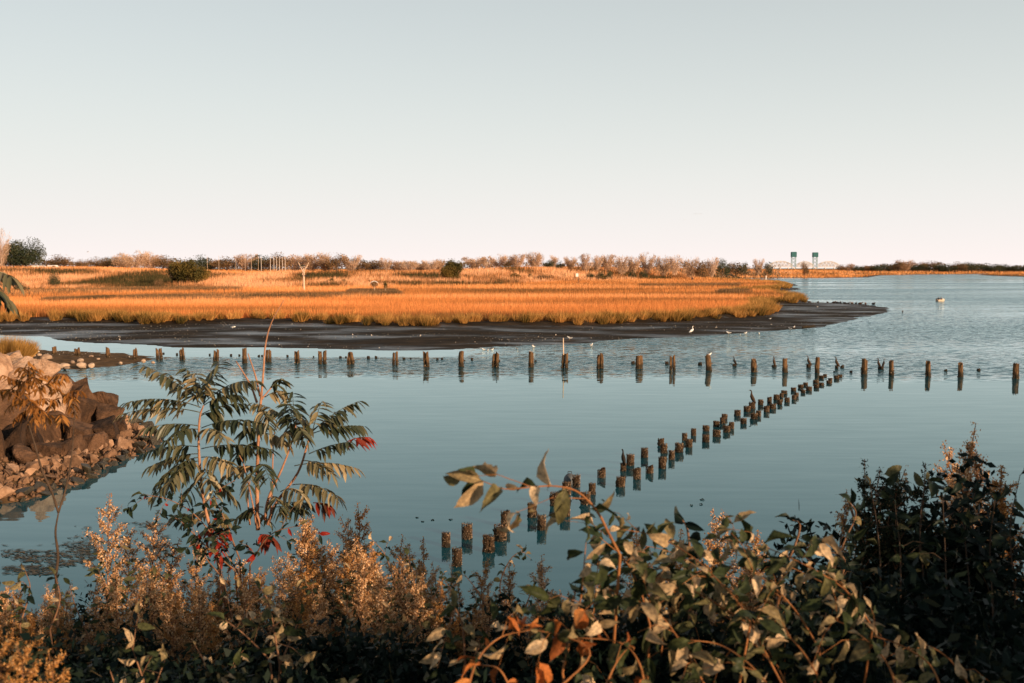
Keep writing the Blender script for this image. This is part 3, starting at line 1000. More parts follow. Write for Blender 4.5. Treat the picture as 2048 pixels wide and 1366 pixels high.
nest_platform()
for (x_, top, base, lab, bushy) in ((749, 560, 593, 'short nest post topped by a round pale-edged bundle of sticks', 1), (771, 562, 592, 'thin post with a small dark box right of the round nest', 0)):
    D = 196.0
    g = PD(x_, base, D)
    zb = float(ground_z([g[:2]])[0])
    h = PD(x_, top, D)[2] - zb
    t = thing('nest_post', lab, 'nest post', (g[0], D, zb))
    p = MB(); p.tube([(0, 0, -.3), (0, 0, h * .82)], [.075, .07], 8)
    link('post', p.mesh('post', m_wood_pale), t)
    n = 420
    C = unit(rng.normal(0, 1, (n, 3))) * rng.random((n, 1)) ** .4 * ([.72, .72, .6] if bushy else [.3, .3, .75]) + [0, 0, h * .74]
    V, Fc, rr = leaf_cloud(C, unit(rng.normal(0, 1, (n, 3))) * .4, unit(rng.normal(0, 1, (n, 3))) * .03, rng.random(n))
    link('nest', mesh_np('nest', V, Fc, [CROWN['rust'] if bushy else CROWN['ever']], False, {'rnd': rr}), t)
    p = MB()
    if bushy:
        p.tube([(-.7 + .35 * i, -.3, h * .74 + .6 * math.sin(math.pi * (.15 + .175 * i))) for i in range(5)], .07, 6)
        link('pale_rim', p.mesh('pale_rim', m_white), t)
    else:
        p.box((0, 0, h * .8), (.3, .25, .4))
        link('box', p.mesh('box', m_dark), t)


def simple_post(px, top, base, D, label, name, mat, rad, extra=None, group=None, cat='post'):
    g = PD(px, base, D)
    zb = float(ground_z([g[:2]])[0])
    zt = PD(px, top, D)[2] - zb
    t = thing(name, label, cat, (g[0], D, zb), 0, group)
    p = MB(); p.tube([(0, 0, -.4), (0, 0, zt * .5), (0, 0, zt)], [rad * 1.15, rad, rad * .85], 8)
    link('shaft', p.mesh('shaft', mat), t)
    q = MB(); q.tube([(0, 0, zt), (0, 0, zt + rad * 1.4)], [rad * 1.5, rad * 1.1], 8)
    link('cap', q.mesh('cap', mat), t)
    if extra:
        q = MB(); q.box((extra[0], -.1, zt + extra[1]), extra[2])
        link('sign', q.mesh('sign', extra[3]), t)
    return t


for i, (x_, tp) in enumerate([(415, 513), (438, 512), (472, 513), (490.6, 512), (503, 513), (517, 515), (522.7, 514), (541, 514), (548, 513.5), (553.6, 514), (559, 514), (565, 514.5), (570.6, 514)]):
    simple_post(x_, tp, 541, 470, 'slender white pole before the far trees, %s from the left in its row' % nth(i + 1), 'pole', m_palepole if i > 5 else m_wood_pale, .11 if i > 5 else .07, group='white poles by the treeline', cat='pole')
simple_post(1156.5, 552, 577, 300, 'thin dark marker post with a white top sign in the meadow', 'marker_post', m_dark, .06, (-.35, .3, (.75, .1, 1.0), m_white))
simple_post(1384, 556, 563, 430, 'short dark post with a small box at the back of the meadow', 'marker_post', m_dark, .22, (.3, -.4, (.6, .4, .7), m_dark))
simple_post(1532, 553, 559, 500, 'short pale post at the creek edge of the meadow', 'marker_post', m_white, .25)

# arched frame in the reeds
D = 560.0
g = PD(1460, 545, D); zb = float(ground_z([g[:2]])[0])
t = thing('arched_shelter', 'low arched stick shelter on the far orange slope', 'shelter', (g[0], D, zb + .5))
for k, y_ in enumerate((-1.2, 0, 1.2)):
    p = MB(); p.tube([(-2.6 * math.cos(a), y_, 3.0 * math.sin(a)) for a in np.linspace(0, math.pi, 12)], .22, 6)
    link('hoop', p.mesh('hoop', m_bark), t)

# parked white vehicles half hidden by the reeds at far left
def van(px, py, D, L, label, rz):
    g = PD(px, py, D)
    t = thing('parked_van', label, 'van', (g[0], D, g[2] - 1.5), rz)
    p = MB()
    prof = [(-L / 2, .35), (-L / 2, 1.75), (-L / 2 + .25, 2.0), (L * .2, 2.0), (L * .36, 1.25), (L / 2, 1.05), (L / 2, .35)]
    n = len(prof)
    V = [(x_, -.9, z_) for x_, z_ in prof] + [(x_, .9, z_) for x_, z_ in prof]
    p.add(V, [tuple(range(n)), tuple(range(2 * n - 1, n - 1, -1))] + [(i, i + n, (i + 1) % n + n, (i + 1) % n) for i in range(n)])
    link('body', p.mesh('body', m_white), t)
    for sx in (-.3, .3):
        for sy in (-.88, .88):
            q = MB(); q.tube([(sx * L, sy - .12, .35), (sx * L, sy + .12, .35)], .35, 12)
            link('wheel', q.mesh('wheel', m_dark), t)
    for sy in (-.905, .905):
        q = MB(); q.box((L * .12, sy, 1.5), (L * .34, .012, .5))
        link('window', q.mesh('window', m_dark), t)


van(82, 534, 385, 6.5, 'white low vehicle half hidden by reeds below the round tree', .1)
van(108, 533, 380, 4.5, 'small white vehicle right of the longer one among the reeds', -.2)


# ------------------------------------------------------------------ stones
def stone_mesh(name, seed, sub, flat, mat, cut=7):
    """broken block: hull of scattered points with worn edges (cut > 6), or a water-rounded cobble"""
    import bmesh
    r = np.random.default_rng(seed)
    bm = bmesh.new()
    if cut > 6:
        q = r.uniform(-1, 1, (cut, 3))
        q = q / np.maximum((np.abs(q) ** 3.2).sum(1, keepdims=True) ** (1 / 3.2), .2) * r.uniform(.8, 1.05, (cut, 1))
        for p in q:
            bm.verts.new(p * [1, .85, flat])
        res = bmesh.ops.convex_hull(bm, input=bm.verts)
        for v in [v for v in bm.verts if not v.link_faces]:
            bm.verts.remove(v)
        bmesh.ops.dissolve_limit(bm, angle_limit=.25, verts=bm.verts, edges=bm.edges)
        bmesh.ops.bevel(bm, geom=list(bm.edges), offset=.05, segments=1, affect='EDGES', profile=.5)
        bmesh.ops.triangulate(bm, faces=bm.faces)
        for _ in range(sub):
            bmesh.ops.subdivide_edges(bm, edges=list(bm.edges), cuts=1, use_grid_fill=True)
        ph = r.random(6) * 6
        for v in bm.verts:
            p = np.array(v.co)
            k = .045 * math.sin(p[0] * 6 + ph[0] + 2 * p[1]) * math.sin(p[2] * 8 + ph[1]) + .025 * math.sin(p[1] * 15 + ph[2]) * math.sin(p[0] * 13 + ph[3])
            v.co = Vector(p * (1 + k) + r.normal(0, .008, 3))
    else:
        bmesh.ops.create_icosphere(bm, subdivisions=3, radius=1.0)
        N = unit(r.normal(0, 1, (cut, 3)))
        dcut = r.uniform(.5, .82, cut)
        ph = r.random(6) * 6
        for v in bm.verts:
            p = np.array(v.co)
            for nn, d in zip(N, dcut):
                e = p @ nn - d
                if e > 0:
                    p = p - nn * e * .8
            p *= 1 + .06 * math.sin(p[0] * 5 + ph[0]) * math.sin(p[1] * 6 + ph[1])
            v.co = Vector(p * [1, .85, flat])
    bmesh.ops.recalc_face_normals(bm, faces=bm.faces)
    me = bpy.data.meshes.new(name)
    bm.to_mesh(me)
    bm.free()
    me.materials.append(mat)
    return me


m_rock_shade = rough_mat('shaded_granite', [(0.2, (0.02, 0.011, 0.007)), (0.5, (0.075, 0.038, 0.02)), (0.8, (0.18, 0.092, 0.05))], 2.2, 0.95, 1.0, 6, bump_dist=0.2, objrand=0.4, detail=9)  # shade on the lower boulders is put into this darker colour
m_rock_sunlit = rough_mat('sunlit_granite', [(0.25, (0.2, 0.1, 0.055)), (0.5, (0.46, 0.28, 0.18)), (0.75, (0.62, 0.42, 0.3))], 2.0, 0.95, 1.0, 6, bump_dist=0.2)  # sunlit tone of the crest boulders is put into this colour
m_rubble = rough_mat('tan_rubble', [(0.2, (0.09, 0.048, 0.027)), (0.5, (0.22, 0.12, 0.068)), (0.8, (0.4, 0.235, 0.145))], 1.1, 0.92, 0.7, 4, bump_dist=0.06, objrand=0.5)
m_wetrock = rough_mat('wet_rubble', [(0.2, (0.012, 0.011, 0.008)), (0.6, (0.045, 0.034, 0.02)), (0.85, (0.1, 0.07, 0.035))], 2.0, 0.55, 0.7, 5, bump_dist=0.06, spec=0.4)
m_cobble = rough_mat('grey_boulder', [(0.25, (0.2, 0.13, 0.09)), (0.7, (0.42, 0.29, 0.2))], 1.3, 0.9, 0.4, 5, bump_dist=0.03, objrand=0.3)
BOULD = [stone_mesh('boulder', 400 + i, 2, .8, m_rock_shade, 11) for i in range(6)]
PBOULD = [stone_mesh('boulder', 420 + i, 2, .75, m_rock_sunlit, 11) for i in range(3)]
RUB = [stone_mesh('stone', 440 + i, 0, .7, m_rubble, 10) for i in range(8)]
WET = [stone_mesh('stone', 460 + i, 0, .7, m_wetrock, 10) for i in range(4)]
COB = [stone_mesh('boulder', 480 + i, 3, .85, m_cobble, 3) for i in range(3)]
# (px, py of the middle, distance, half size m, flatness, pale?, label)
BL = [(12, 722, 38.5, 1.0, .5, 1, 'pale slab highest on the mound at the left edge'), (62, 768, 35.0, .8, .5, 1, 'pale slab in the middle of the sunlit group'), (36, 748, 36.5, 1.0, .55, 1, 'largest pale sunlit slab at the left edge of the stone mound'), (85, 735, 38.0, .85, .5, 1, 'pale angular slab on the crest of the mound'),
      (20, 792, 33.0, 1.0, .7, 1, 'pale boulder at the left edge below the big pale slab'), (82, 800, 33.0, 1.1, .62, 1, 'pale boulder behind the drooping orange leaves'), (118, 768, 36, .9, .7, 1, 'pale boulder right of the crest slab, behind orange leaves'),
      (130, 760, 39.5, .95, .7, 0, 'dark boulder peeping over the crest beside the water'), (165, 805, 35.6, 1.2, .55, 0, 'long flat boulder on the right shoulder of the mound'), (202, 803, 36.2, .75, .8, 0, 'dark triangular boulder jutting at the right shoulder'),
      (215, 833, 34.8, .85, .6, 0, 'rounded boulder at the right edge above the rubble'), (165, 828, 34.3, 1.1, .6, 0, 'broad boulder in the second course from the top right'), (118, 835, 33.6, 1.0, .8, 0, 'squarish boulder right of the sapling trunk'),
      (60, 838, 32.5, .95, .75, 0, 'boulder behind the left sapling stem'), (12, 842, 31.6, 1.15, .75, 0, 'dark boulder at the left edge in the middle course'), (205, 862, 33.4, 1.0, .62, 0, 'wide boulder directly above the right rubble'),
      (160, 862, 32.6, 1.15, .6, 0, 'brown boulder with a ledge left of the wide one'), (105, 868, 32.0, 1.05, .75, 0, 'tall flat-faced boulder in the middle of the mound'), (50, 880, 30.8, 1.05, .7, 0, 'boulder left of the flat-faced one'),
      (5, 885, 30.0, 1.1, .75, 0, 'dark boulder at the left edge in the lower course'), (178, 892, 31.6, .85, .62, 0, 'slanting boulder at the head of the rubble'), (135, 898, 30.9, .85, .62, 0, 'sunlit ledge boulder in the lower course'),
      (92, 905, 30.2, .85, .62, 0, 'flat boulder behind the fork of the sapling'), (45, 915, 29.2, .85, .62, 0, 'low boulder left of the sapling fork'), (-25, 905, 29, 1.1, .75, 0, 'boulder cut off by the left edge in the lower course'), (-40, 830, 33, 1.4, .75, 0, 'boulder cut off by the left edge in the middle course'),
      (-30, 755, 36, 1.5, .7, 1, 'pale boulder cut off by the left edge near the crest'), (235, 852, 34.6, .6, .7, 0, 'small dark boulder at the edge of the rubble'), (150, 782, 37.5, .9, .7, 0, 'brown boulder between crest and shoulder')]
for i, (a, b, D, s, fl, pale, lab) in enumerate(BL):
    p = PD(a, b, D)
    me = PBOULD[i % 3] if pale else BOULD[i % 6]
    o = link('boulder', me, None, (p[0], p[1], p[2] - .1), (rng.normal(0, .38), rng.normal(0, .38), rng.uniform(0, 6.28)), (s * rng.uniform(.85, 1.05), s * rng.uniform(.8, .95), s * fl * 1.5))
    tag(o, lab, 'boulder', 'boulders of the stone mound')
# rubble at the foot of the mound
cand = np.column_stack([rng.uniform(-24, -12, 6000), rng.uniform(22.0, 38, 6000)])
dsh = sdf(SHORE, cand)
cand, dsh = cand[(dsh > -0.25) & (dsh < 1.9 + .4 * np.sin(cand[:, 1]))], dsh[(dsh > -0.25) & (dsh < 1.9 + .4 * np.sin(cand[:, 1]))]
kept = []
for p, d in zip(cand, dsh):
    if p[0] / p[1] < -.56:
        continue
    s = rng.uniform(.12, .30) * (1.25 if rng.random() < .12 else 1)
    if all((p[0] - q[0]) ** 2 + (p[1] - q[1]) ** 2 > (.8 * (s + q[2])) ** 2 for q in kept):
        kept.append((p[0], p[1], s, d))
kept.sort(key=lambda q: -q[2])
rb = MB()
RSTONES = []
for i, (x_, y_, s, d) in enumerate(kept):
    z_ = float(ground_z([(x_, y_)])[0]) + s * .28
    wet = d < .32
    rot = (rng.normal(0, .5), rng.normal(0, .5), rng.uniform(0, 6.28))
    sc = (s * 1.2, s * rng.uniform(.8, 1.2), s * rng.uniform(.8, 1.25))
    if i < 290:
        o = link('stone', WET[i % 4] if wet else RUB[i % 8], None, (x_, y_, z_), rot, sc)
        RSTONES.append((o, wet, x_ / y_))
    else:
        me = (WET if wet else RUB)[i % 4]
        M4 = Matrix.LocRotScale(Vector((x_, y_, z_)), __import__('mathutils').Euler(rot), Vector(sc))
        V = np.array([M4 @ v.co for v in me.vertices])
        rb.add(V, [tuple(f.vertices) for f in me.polygons])
for w_ in (True, False):
    for i, q in enumerate(sorted([q for q in RSTONES if q[1] == w_], key=lambda q: q[2])):
        tag(q[0], ('wet dark stone at the waterline of the rubble, %s from the left' if w_ else 'tan angular stone in the dry rubble below the boulders, %s from the left') % nth(i + 1), 'stone', 'wet stones at the waterline' if w_ else 'rubble stones')
if rb.n:
    tag(link('rubble_remainder', rb.mesh('rubble_remainder', m_rubble)), 'smallest tan rubble wedged between the larger stones', 'rubble', kind='stuff')
# loose gravel between
n = 9000
gp = np.column_stack([rng.uniform(-24, -11.8, n), rng.uniform(21, 39, n)])
gd = sdf(SHORE, gp)
gp = gp[(gd > -.3) & (gd < 3)]
n = len(gp)
gs = rng.uniform(.03, .10, n)
ov = np.array([[1, 0, 0], [-1, 0, 0], [0, 1, 0], [0, -1, 0], [0, 0, 1], [0, 0, -1]], float)
of = np.array([[0, 2, 4], [2, 1, 4], [1, 3, 4], [3, 0, 4], [2, 0, 5], [1, 2, 5], [3, 1, 5], [0, 3, 5]])
gc = np.column_stack([gp, ground_z(gp) + gs * .3])
V = gc[:, None] + (ov[None] * rng.uniform(.6, 1.3, (n, 6, 1)) + rng.normal(0, .2, (n, 6, 3))) * gs[:, None, None]
tag(link('gravel', mesh_np('gravel', V.reshape(-1, 3), (of[None] + np.arange(n)[:, None, None] * 6).reshape(-1, 3), [m_rubble])), 'fine gravel between the rubble stones', 'gravel', kind='stuff')
# rounded boulders on the low bar
CB = [(66, 709, 13, 10, 'rounded boulder by the grass clump, leftmost on the bar'), (79, 707, 9, 10, 'small boulder between two larger ones by the grass clump'), (92, 713, 23, 17, 'largest rounded boulder on the bar, by the grass clump'), (63, 723, 16, 12, 'low boulder nearest the stone mound on the bar'), (98, 728, 17, 11, 'dull boulder half sunk in the bar'),
      (128, 729, 22, 13, 'broad low boulder in the middle of the bar'), (134, 732, 14, 6, 'flat pale slab before the broad boulder'), (146, 721, 9, 8, 'small pale angular stone behind the paired boulders'), (161, 718, 15, 9, 'rear one of the paired pale boulders'), (164, 727, 21, 12, 'front one of the paired pale boulders'),
      (183, 727, 14, 11, 'pale pointed boulder right of the pair'), (182, 710, 12, 6, 'flat pale stone between the standing piles'), (197, 715, 9, 3, 'thin pale slab lying on the bar'), (241, 723, 9, 7, 'single pale stone near the end of the bar'), (287, 719, 10, 8, 'paired pale stone at the tip of the bar'), (306, 722, 8, 5, 'small stone at the waterline off the tip of the bar')]
for i, (a, b, wp, hp, lab) in enumerate(CB):
    p = PZ(a, b + hp * .3, .2)
    s = p[1] / F
    o = link('boulder', COB[i % 3], None, (p[0], p[1], .12 + hp * s * .22), (rng.normal(0, .1), rng.normal(0, .1), rng.uniform(0, 6.28)), (wp * s * .55, wp * s * .5, hp * s * .62))
    tag(o, lab, 'boulder', 'boulders on the low bar')

# grass clump at the left edge on the bar
D = 62.0
g = PD(18, 716, D)
t = thing('grass_clump', 'big tan-green clump of marsh grass at the left edge behind the stones', 'grass', (g[0], D, float(ground_z([g[:2]])[0])))
n = 6500
a = rng.random(n) * 6.28
rr_ = np.sqrt(rng.random(n)) * 1.15
base = np.column_stack([np.cos(a) * rr_, np.sin(a) * rr_, np.zeros(n)])
hh = rng.uniform(.9, 1.75, n) * (1 - .3 * (rr_ / 1.15) ** 2)
tip = base + np.column_stack([np.cos(a) * rr_ * .55 + .1 + rng.normal(0, .12, n), np.sin(a) * rr_ * .5 + rng.normal(0, .12, n), hh])
sd = np.column_stack([np.sin(a * 3 + 1), np.cos(a * 5), np.zeros(n)]) * .018
V = np.stack([base - sd, base + sd, tip], 1).reshape(-1, 3)
m_clump = foliage_mat('clump_grass', [(0, (0.12, 0.09, 0.02)), (.5, (0.36, 0.19, 0.05)), (1, (0.6, 0.32, 0.1))], trans=.3)
link('blades', mesh_np('blades', V, np.arange(3 * n).reshape(n, 3), [m_clump], False, {'rnd': np.repeat(rng.random(n), 3)}), t)

# ------------------------------------------------------------------ wooden piles
def pile_mat(name, wood, wet, spec_lo):
    """grained wood, with a dark algae band up from the waterline (tide mark)"""
    m, nt, bsdf, out = new_mat(name)
    nz = noise_node(nt, 4.0, 6, 0.65, 'Object', (5, 5, .7))
    r1 = ramp_node(nt, wood)
    r2 = ramp_node(nt, wet)
    nt.links.new(nz.outputs['Fac'], r1.inputs[0]); nt.links.new(nz.outputs['Fac'], r2.inputs[0])
    geo = nt.nodes.new('ShaderNodeNewGeometry')
    sp = nt.nodes.new('ShaderNodeSeparateXYZ')
    nt.links.new(geo.outputs['Position'], sp.inputs[0])
    n2 = noise_node(nt, 3.0, 3)
    ad = nt.nodes.new('ShaderNodeMath'); ad.operation = 'MULTIPLY_ADD'; ad.inputs[1].default_value = -.35
    nt.links.new(n2.outputs['Fac'], ad.inputs[0]); nt.links.new(sp.outputs['Z'], ad.inputs[2])
    mr = nt.nodes.new('ShaderNodeMapRange'); mr.inputs['From Min'].default_value = spec_lo; mr.inputs['From Max'].default_value = spec_lo + .16
    nt.links.new(ad.outputs[0], mr.inputs['Value'])
    mx = nt.nodes.new('ShaderNodeMix'); mx.data_type = 'RGBA'
    nt.links.new(mr.outputs[0], mx.inputs[0]); nt.links.new(r2.outputs[0], mx.inputs[6]); nt.links.new(r1.outputs[0], mx.inputs[7])
    nt.links.new(mx.outputs[2], bsdf.inputs['Base Color'])
    bsdf.inputs['Roughness'].default_value = .9
    bsdf.inputs['Specular IOR Level'].default_value = .2
    b = nt.nodes.new('ShaderNodeBump'); b.inputs['Strength'].default_value = .7; b.inputs['Distance'].default_value = .05
    nt.links.new(nz.outputs['Fac'], b.inputs['Height']); nt.links.new(b.outputs[0], bsdf.inputs['Normal'])
    return m


m_pile = pile_mat('pile_wood', [(.25, (.02, .012, .007)), (.5, (.1, .053, .024)), (.75, (.27, .15, .068))], [(.3, (.01, .008, .005)), (.7, (.05, .032, .015))], .05)
m_stub = pile_mat('stub_wood', [(.3, (.016, .010, .006)), (.55, (.055, .03, .016)), (.8, (.14, .08, .042))], [(.3, (.008, .007, .005)), (.7, (.03, .022, .013))], -.12)
m_barn = foliage_mat('barnacles', [(0, (.025, .016, .01)), (.5, (.075, .045, .025)), (.85, (.17, .105, .06)), (1, (.5, .36, .25))], trans=0, rough=.9)


def pile_geo(mb, R, h, r, cx=0.0, cy=0.0, jag=.3, taper=.9, lean=(0, 0), k=14, rings=9, below=1.2, rough=.09):
    ph = r.random(8) * 6.28
    gr = r.uniform(0, 6.28, 2)
    th = np.arange(k) / k * 6.28
    prof = 1 + .10 * np.sin(2 * th + ph[0]) + .07 * np.sin(3 * th + ph[1])
    for g_ in gr:
        dd = np.angle(np.exp(1j * (th - g_)))
        prof -= .28 * np.exp(-(dd / .28) ** 2)
    top = h - jag * h * (.5 + .5 * np.sin(th + ph[2])) ** 2 * r.uniform(.2, 1) - r.random(k) * jag * h * .28
    V = []
    for i in range(rings):
        f = i / (rings - 1)
        for j in range(k):
            z = -below + (top[j] + below) * f
            q = R * prof[j] * (1 - (1 - taper) * f) * (1 + rough * r.normal() * .6)
            V.append((cx + lean[0] * max(z, 0) + q * math.cos(th[j]), cy + lean[1] * max(z, 0) + q * math.sin(th[j]), z))
    b = (rings - 1) * k
    for j in range(k):
        p = np.array(V[b + j])
        V.append((cx + lean[0] * h + (p[0] - cx - lean[0] * h) * .5, cy + lean[1] * h + (p[1] - cy - lean[1] * h) * .5, p[2] - .04 * h - r.random() * .06 * h))
    V.append((cx + lean[0] * h, cy + lean[1] * h, top.mean() - .06 * h))
    Fc = []
    for i in range(rings):
        for j in range(k):
            j2 = (j + 1) % k
            Fc.append((i * k + j, i * k + j2, (i + 1) * k + j2, (i + 1) * k + j))
    for j in range(k):
        Fc.append((rings * k + j, rings * k + (j + 1) % k, len(V) - 1))
    mb.add(V, Fc)


# the long row of tall piles: x, top, waterline, width, doubled?
ROW = [(109, 693, 710, 9, 0), (155, 694, 712, 12, 1), (216, 694, 715, 9, 0), (271, 695, 717, 10, 1), (319, 693.5, 719, 12, 1), (365, 694, 719, 11, 1), (432, 697, 722, 12, 1), (490, 696, 726, 11, 0), (537, 698, 724, 12, 1),
       (594.5, 699, 726, 11, 1), (640, 702, 727.5, 8, 0), (649, 701, 727.5, 8, 0), (698, 705, 728.5, 8, 0), (705.5, 703.5, 728.5, 7, 0), (790.5, 700.5, 730, 12, 1), (853, 699, 734, 12, 1), (922, 702, 733, 12, 0), (990.5, 701.5, 733.5, 14, 1),
       (1062, 703, 734.5, 12, 0), (1129, 703, 736, 14, 1), (1200, 706, 737, 14, 1), (1278, 710.5, 737.5, 14, 0), (1345, 707.5, 740.5, 13, 1), (1418, 709.5, 741, 12, 0), (1508, 717.5, 744.5, 13, 0), (1570, 716.5, 745, 11, 0), (1634, 714.5, 746, 10, 0),
       (1728, 717.5, 748.5, 12, 0), (1783, 720.5, 750.5, 10, 0), (1856, 721.5, 752, 11, 0), (1921, 725.5, 753.5, 11, 0), (2031, 726.5, 757, 13, 0)]
ROWTOP = {}
for i, (x_, tp, bs, wp, dbl) in enumerate(ROW):
    r = np.random.default_rng(900 + i)
    g = PZ(x_, bs, 0.0 if x_ > 280 else .1)
    s = g[1] / F
    h = PD(x_, tp, g[1])[2]
    zb = 0
    lab = '%s wooden pile standing in the long row across the creek, %s from the left' % ('split, doubled' if dbl else 'weathered single', nth(i + 1))
    t = thing('wooden_pile', lab, 'pile', (g[0], g[1], zb), 0, 'tall piles of the long row')
    W_ = wp * s
    ROWTOP[x_] = (g[0], g[1], h)
    lean = (r.normal(0, .05), r.normal(0, .05))
    if dbl:
        for sx, hh in ((-1, h * r.uniform(.84, 1.0)), (1, h * r.uniform(.92, 1.02))):
            mb = MB()
            pile_geo(mb, W_ * .285, hh, r, sx * W_ * .25, r.normal(0, .05), .34, .8, (lean[0] - sx * .015, lean[1]), 12)
            link('post', mb.mesh('post', m_pile, False), t)
    else:
        mb = MB()
        pile_geo(mb, W_ * .54, h * 1.06, r, 0, 0, .34, .8, lean)
        link('post', mb.mesh('post', m_pile, False), t)
    mb = MB()
    n = 46
    a = r.random(n) * 6.28
    zz = r.random(n) ** 1.7 * h * .55
    for aa, z_ in zip(a, zz):
        c = np.array([math.cos(aa) * W_ * .5, math.sin(aa) * W_ * .4, z_])
        e = r.uniform(.015, .04)
        mb.add([c + [e, 0, 0], c + [-e * .5, e, 0], c + [-e * .5, -e, 0], c + np.array([math.cos(aa), math.sin(aa), .4]) * e, c - [0, 0, e]], [(0, 1, 3), (1, 2, 3), (2, 0, 3), (0, 4, 1), (1, 4, 2), (2, 4, 0)], r.random())
    link('barnacle_crust', mb.mesh('barnacle_crust', m_barn), t)['kind'] = 'stuff'
    if x_ == 1129:
        q = MB(); q.tube([(-W_ * .16, 0, h * .8), (-W_ * .19, 0, PD(x_, 676, g[1])[2])], [.035, .03], 6)
        link('pale_stake', q.mesh('pale_stake', m_wood_pale), t)

# low stubs between them: x, waterline, width
STUB = [(327, 707.5, 5), (354, 709.5, 6), (419.5, 710.5, 5), (462, 711.5, 5), (479, 711, 5), (517.5, 713, 6), (524, 712.5, 5), (575, 714, 6), (627, 714.5, 4), (681, 716, 6), (692, 715, 5), (737, 717.5, 8), (752, 716.5, 7), (808, 718.5, 7), (821.5, 718.5, 4),
        (875, 720, 6), (884, 719, 6), (929, 722, 4), (944, 720.5, 7), (998, 723, 6), (1071, 723.5, 6), (1137.5, 724.5, 4), (1266, 727.5, 10), (1334, 728.5, 9), (1400, 730, 9), (1469, 732.5, 11), (1548, 734, 12), (1617, 735, 12), (1673, 737, 9), (1684, 735.5, 8),
        (1668, 744.5, 4), (1702, 745, 7), (1722.5, 738, 4), (1762, 738.5, 14), (1891, 742.5, 7), (1957, 741.5, 9)]
STUBM = []
for v in range(5):
    r = np.random.default_rng(950 + v)
    mb = MB()
    pile_geo(mb, .5, .8, r, 0, 0, .5, .75, (0, 0), 10, 5, 1.0, .16)
    STUBM.append(mb.mesh('low_stub', m_stub))
STUBTOP = {}
for i, (x_, bs, wp) in enumerate(STUB):
    g = PZ(x_, bs, 0)
    w_ = wp * g[1] / F
    hz = rng.uniform(.55, .8) * min(w_ * 1.0, .28)
    o = link('pile_stub', STUBM[i % 5], None, (g[0], g[1], 0), (0, 0, rng.uniform(0, 6.28)), (w_, w_, hz / .8))
    STUBTOP[x_] = (g[0], g[1], hz * .8)
    tag(o, 'dark rotted stub just above the water along the long row, %s from the left' % nth(i + 1), 'pile stub', 'low stubs along the long row')

# the double row of barnacled piles running out to the right: x, top, waterline, width
DBL = [(892, 1065, 1093, 17), (934, 1047, 1077, 21), (914, 1096, 1131, 20), (977.5, 1071, 1103, 22), (1000.6, 1050, 1080, 25), (1011, 1022, 1053, 18), (1064, 1006, 1034, 17), (1083, 1030, 1059, 18), (1109.5, 985, 1011, 18),
       (1130, 1005, 1032, 20), (1133, 964, 988, 17), (1152.7, 950, 974, 15), (1171, 984, 1008, 19), (1184, 966, 988, 13), (1203, 934, 955, 16), (1241.4, 953.5, 973, 17), (1246.5, 926, 942, 11), (1260.7, 908.5, 930, 15), (1274, 936, 958, 15),
       (1289, 896, 915, 14), (1299, 928, 946, 15), (1324.5, 914, 936, 15), (1322, 877, 891, 12), (1327.5, 887, 906, 13), (1343, 901, 919, 12), (1358, 886, 904, 16), (1369, 866, 881, 10), (1378, 878, 894, 13), (1387, 857, 871, 10),
       (1411.5, 870, 884, 14), (1412, 851, 862, 13), (1433, 860, 873, 15), (1432.5, 842, 853, 12), (1453, 851, 864, 14), (1463, 844, 857, 10), (1445, 835, 847, 10), (1449, 828, 838, 11), (1475, 820, 831, 12), (1487, 836, 847, 12), (1494, 812, 823, 13),
       (1504, 804, 817, 12), (1508, 826, 838, 13), (1517, 821, 832, 10), (1521, 799, 810, 10), (1533, 812, 824, 11), (1539, 794, 806, 9), (1545, 807.5, 817, 13), (1553, 789, 799, 11), (1563, 786, 794.5, 7), (1559.5, 799, 809, 9), (1568, 781, 788, 11),
       (1574, 795, 804, 10), (1587, 775, 782, 10), (1588, 790, 799, 9), (1593, 785, 794, 8), (1601.6, 769, 776, 10), (1611, 765, 771, 9), (1606, 779, 786, 9), (1618, 773, 781, 11), (1632.6, 769, 776, 10), (1643, 765, 771, 9), (1631, 760, 766, 10),
       (1643, 751, 757, 9), (1650, 748, 753, 7), (1658, 761, 767, 10), (1660.5, 756, 761, 8), (1673, 751, 758, 10), (1680, 749, 754, 8)]
PILEV = []
for v in range(7):
    r = np.random.default_rng(970 + v)
    mb = MB()
    pile_geo(mb, .46, 1.0, r, 0, 0, [.25, .45, .3, .55, .38, .5, .45][v], .96 if v < 5 else .7, (r.normal(0, .09), r.normal(0, .09)), 16, 12, 1.3, .26)
    n = 900
    a = r.random(n) * 6.28
    z_ = r.random(n) * 1.02
    C = np.column_stack([np.cos(a) * .47, np.sin(a) * .47, z_ * (1 if v < 5 else .7)])
    C[:40, :2] *= r.random((40, 1)); C[:40, 2] = .95 if v < 5 else .6
    D3 = unit(np.column_stack([np.cos(a), np.sin(a), r.uniform(-.1, .7, n)]) + r.normal(0, .5, (n, 3)))
    sz = r.uniform(.018, .05, (n, 1))
    sd = unit(np.cross(D3, r.normal(0, 1, (n, 3))))
    s2 = np.cross(D3, sd)
    V = np.stack([C + sd * sz, C - sd * .5 * sz + s2 * .8 * sz, C - sd * .5 * sz - s2 * .8 * sz, C + D3 * sz * 1.5], 1).reshape(-1, 3)
    Fq = (np.array([[0, 1, 3], [1, 2, 3], [2, 0, 3]])[None] + np.arange(n)[:, None, None] * 4).reshape(-1, 3)
    PILEV.append((mb.mesh('post', m_stub), mesh_np('barnacle_crust', V, Fq, [m_barn], False, {'rnd': np.repeat(r.random(n), 4)})))
DBL.sort(key=lambda q: -q[2])
DTOP = {}
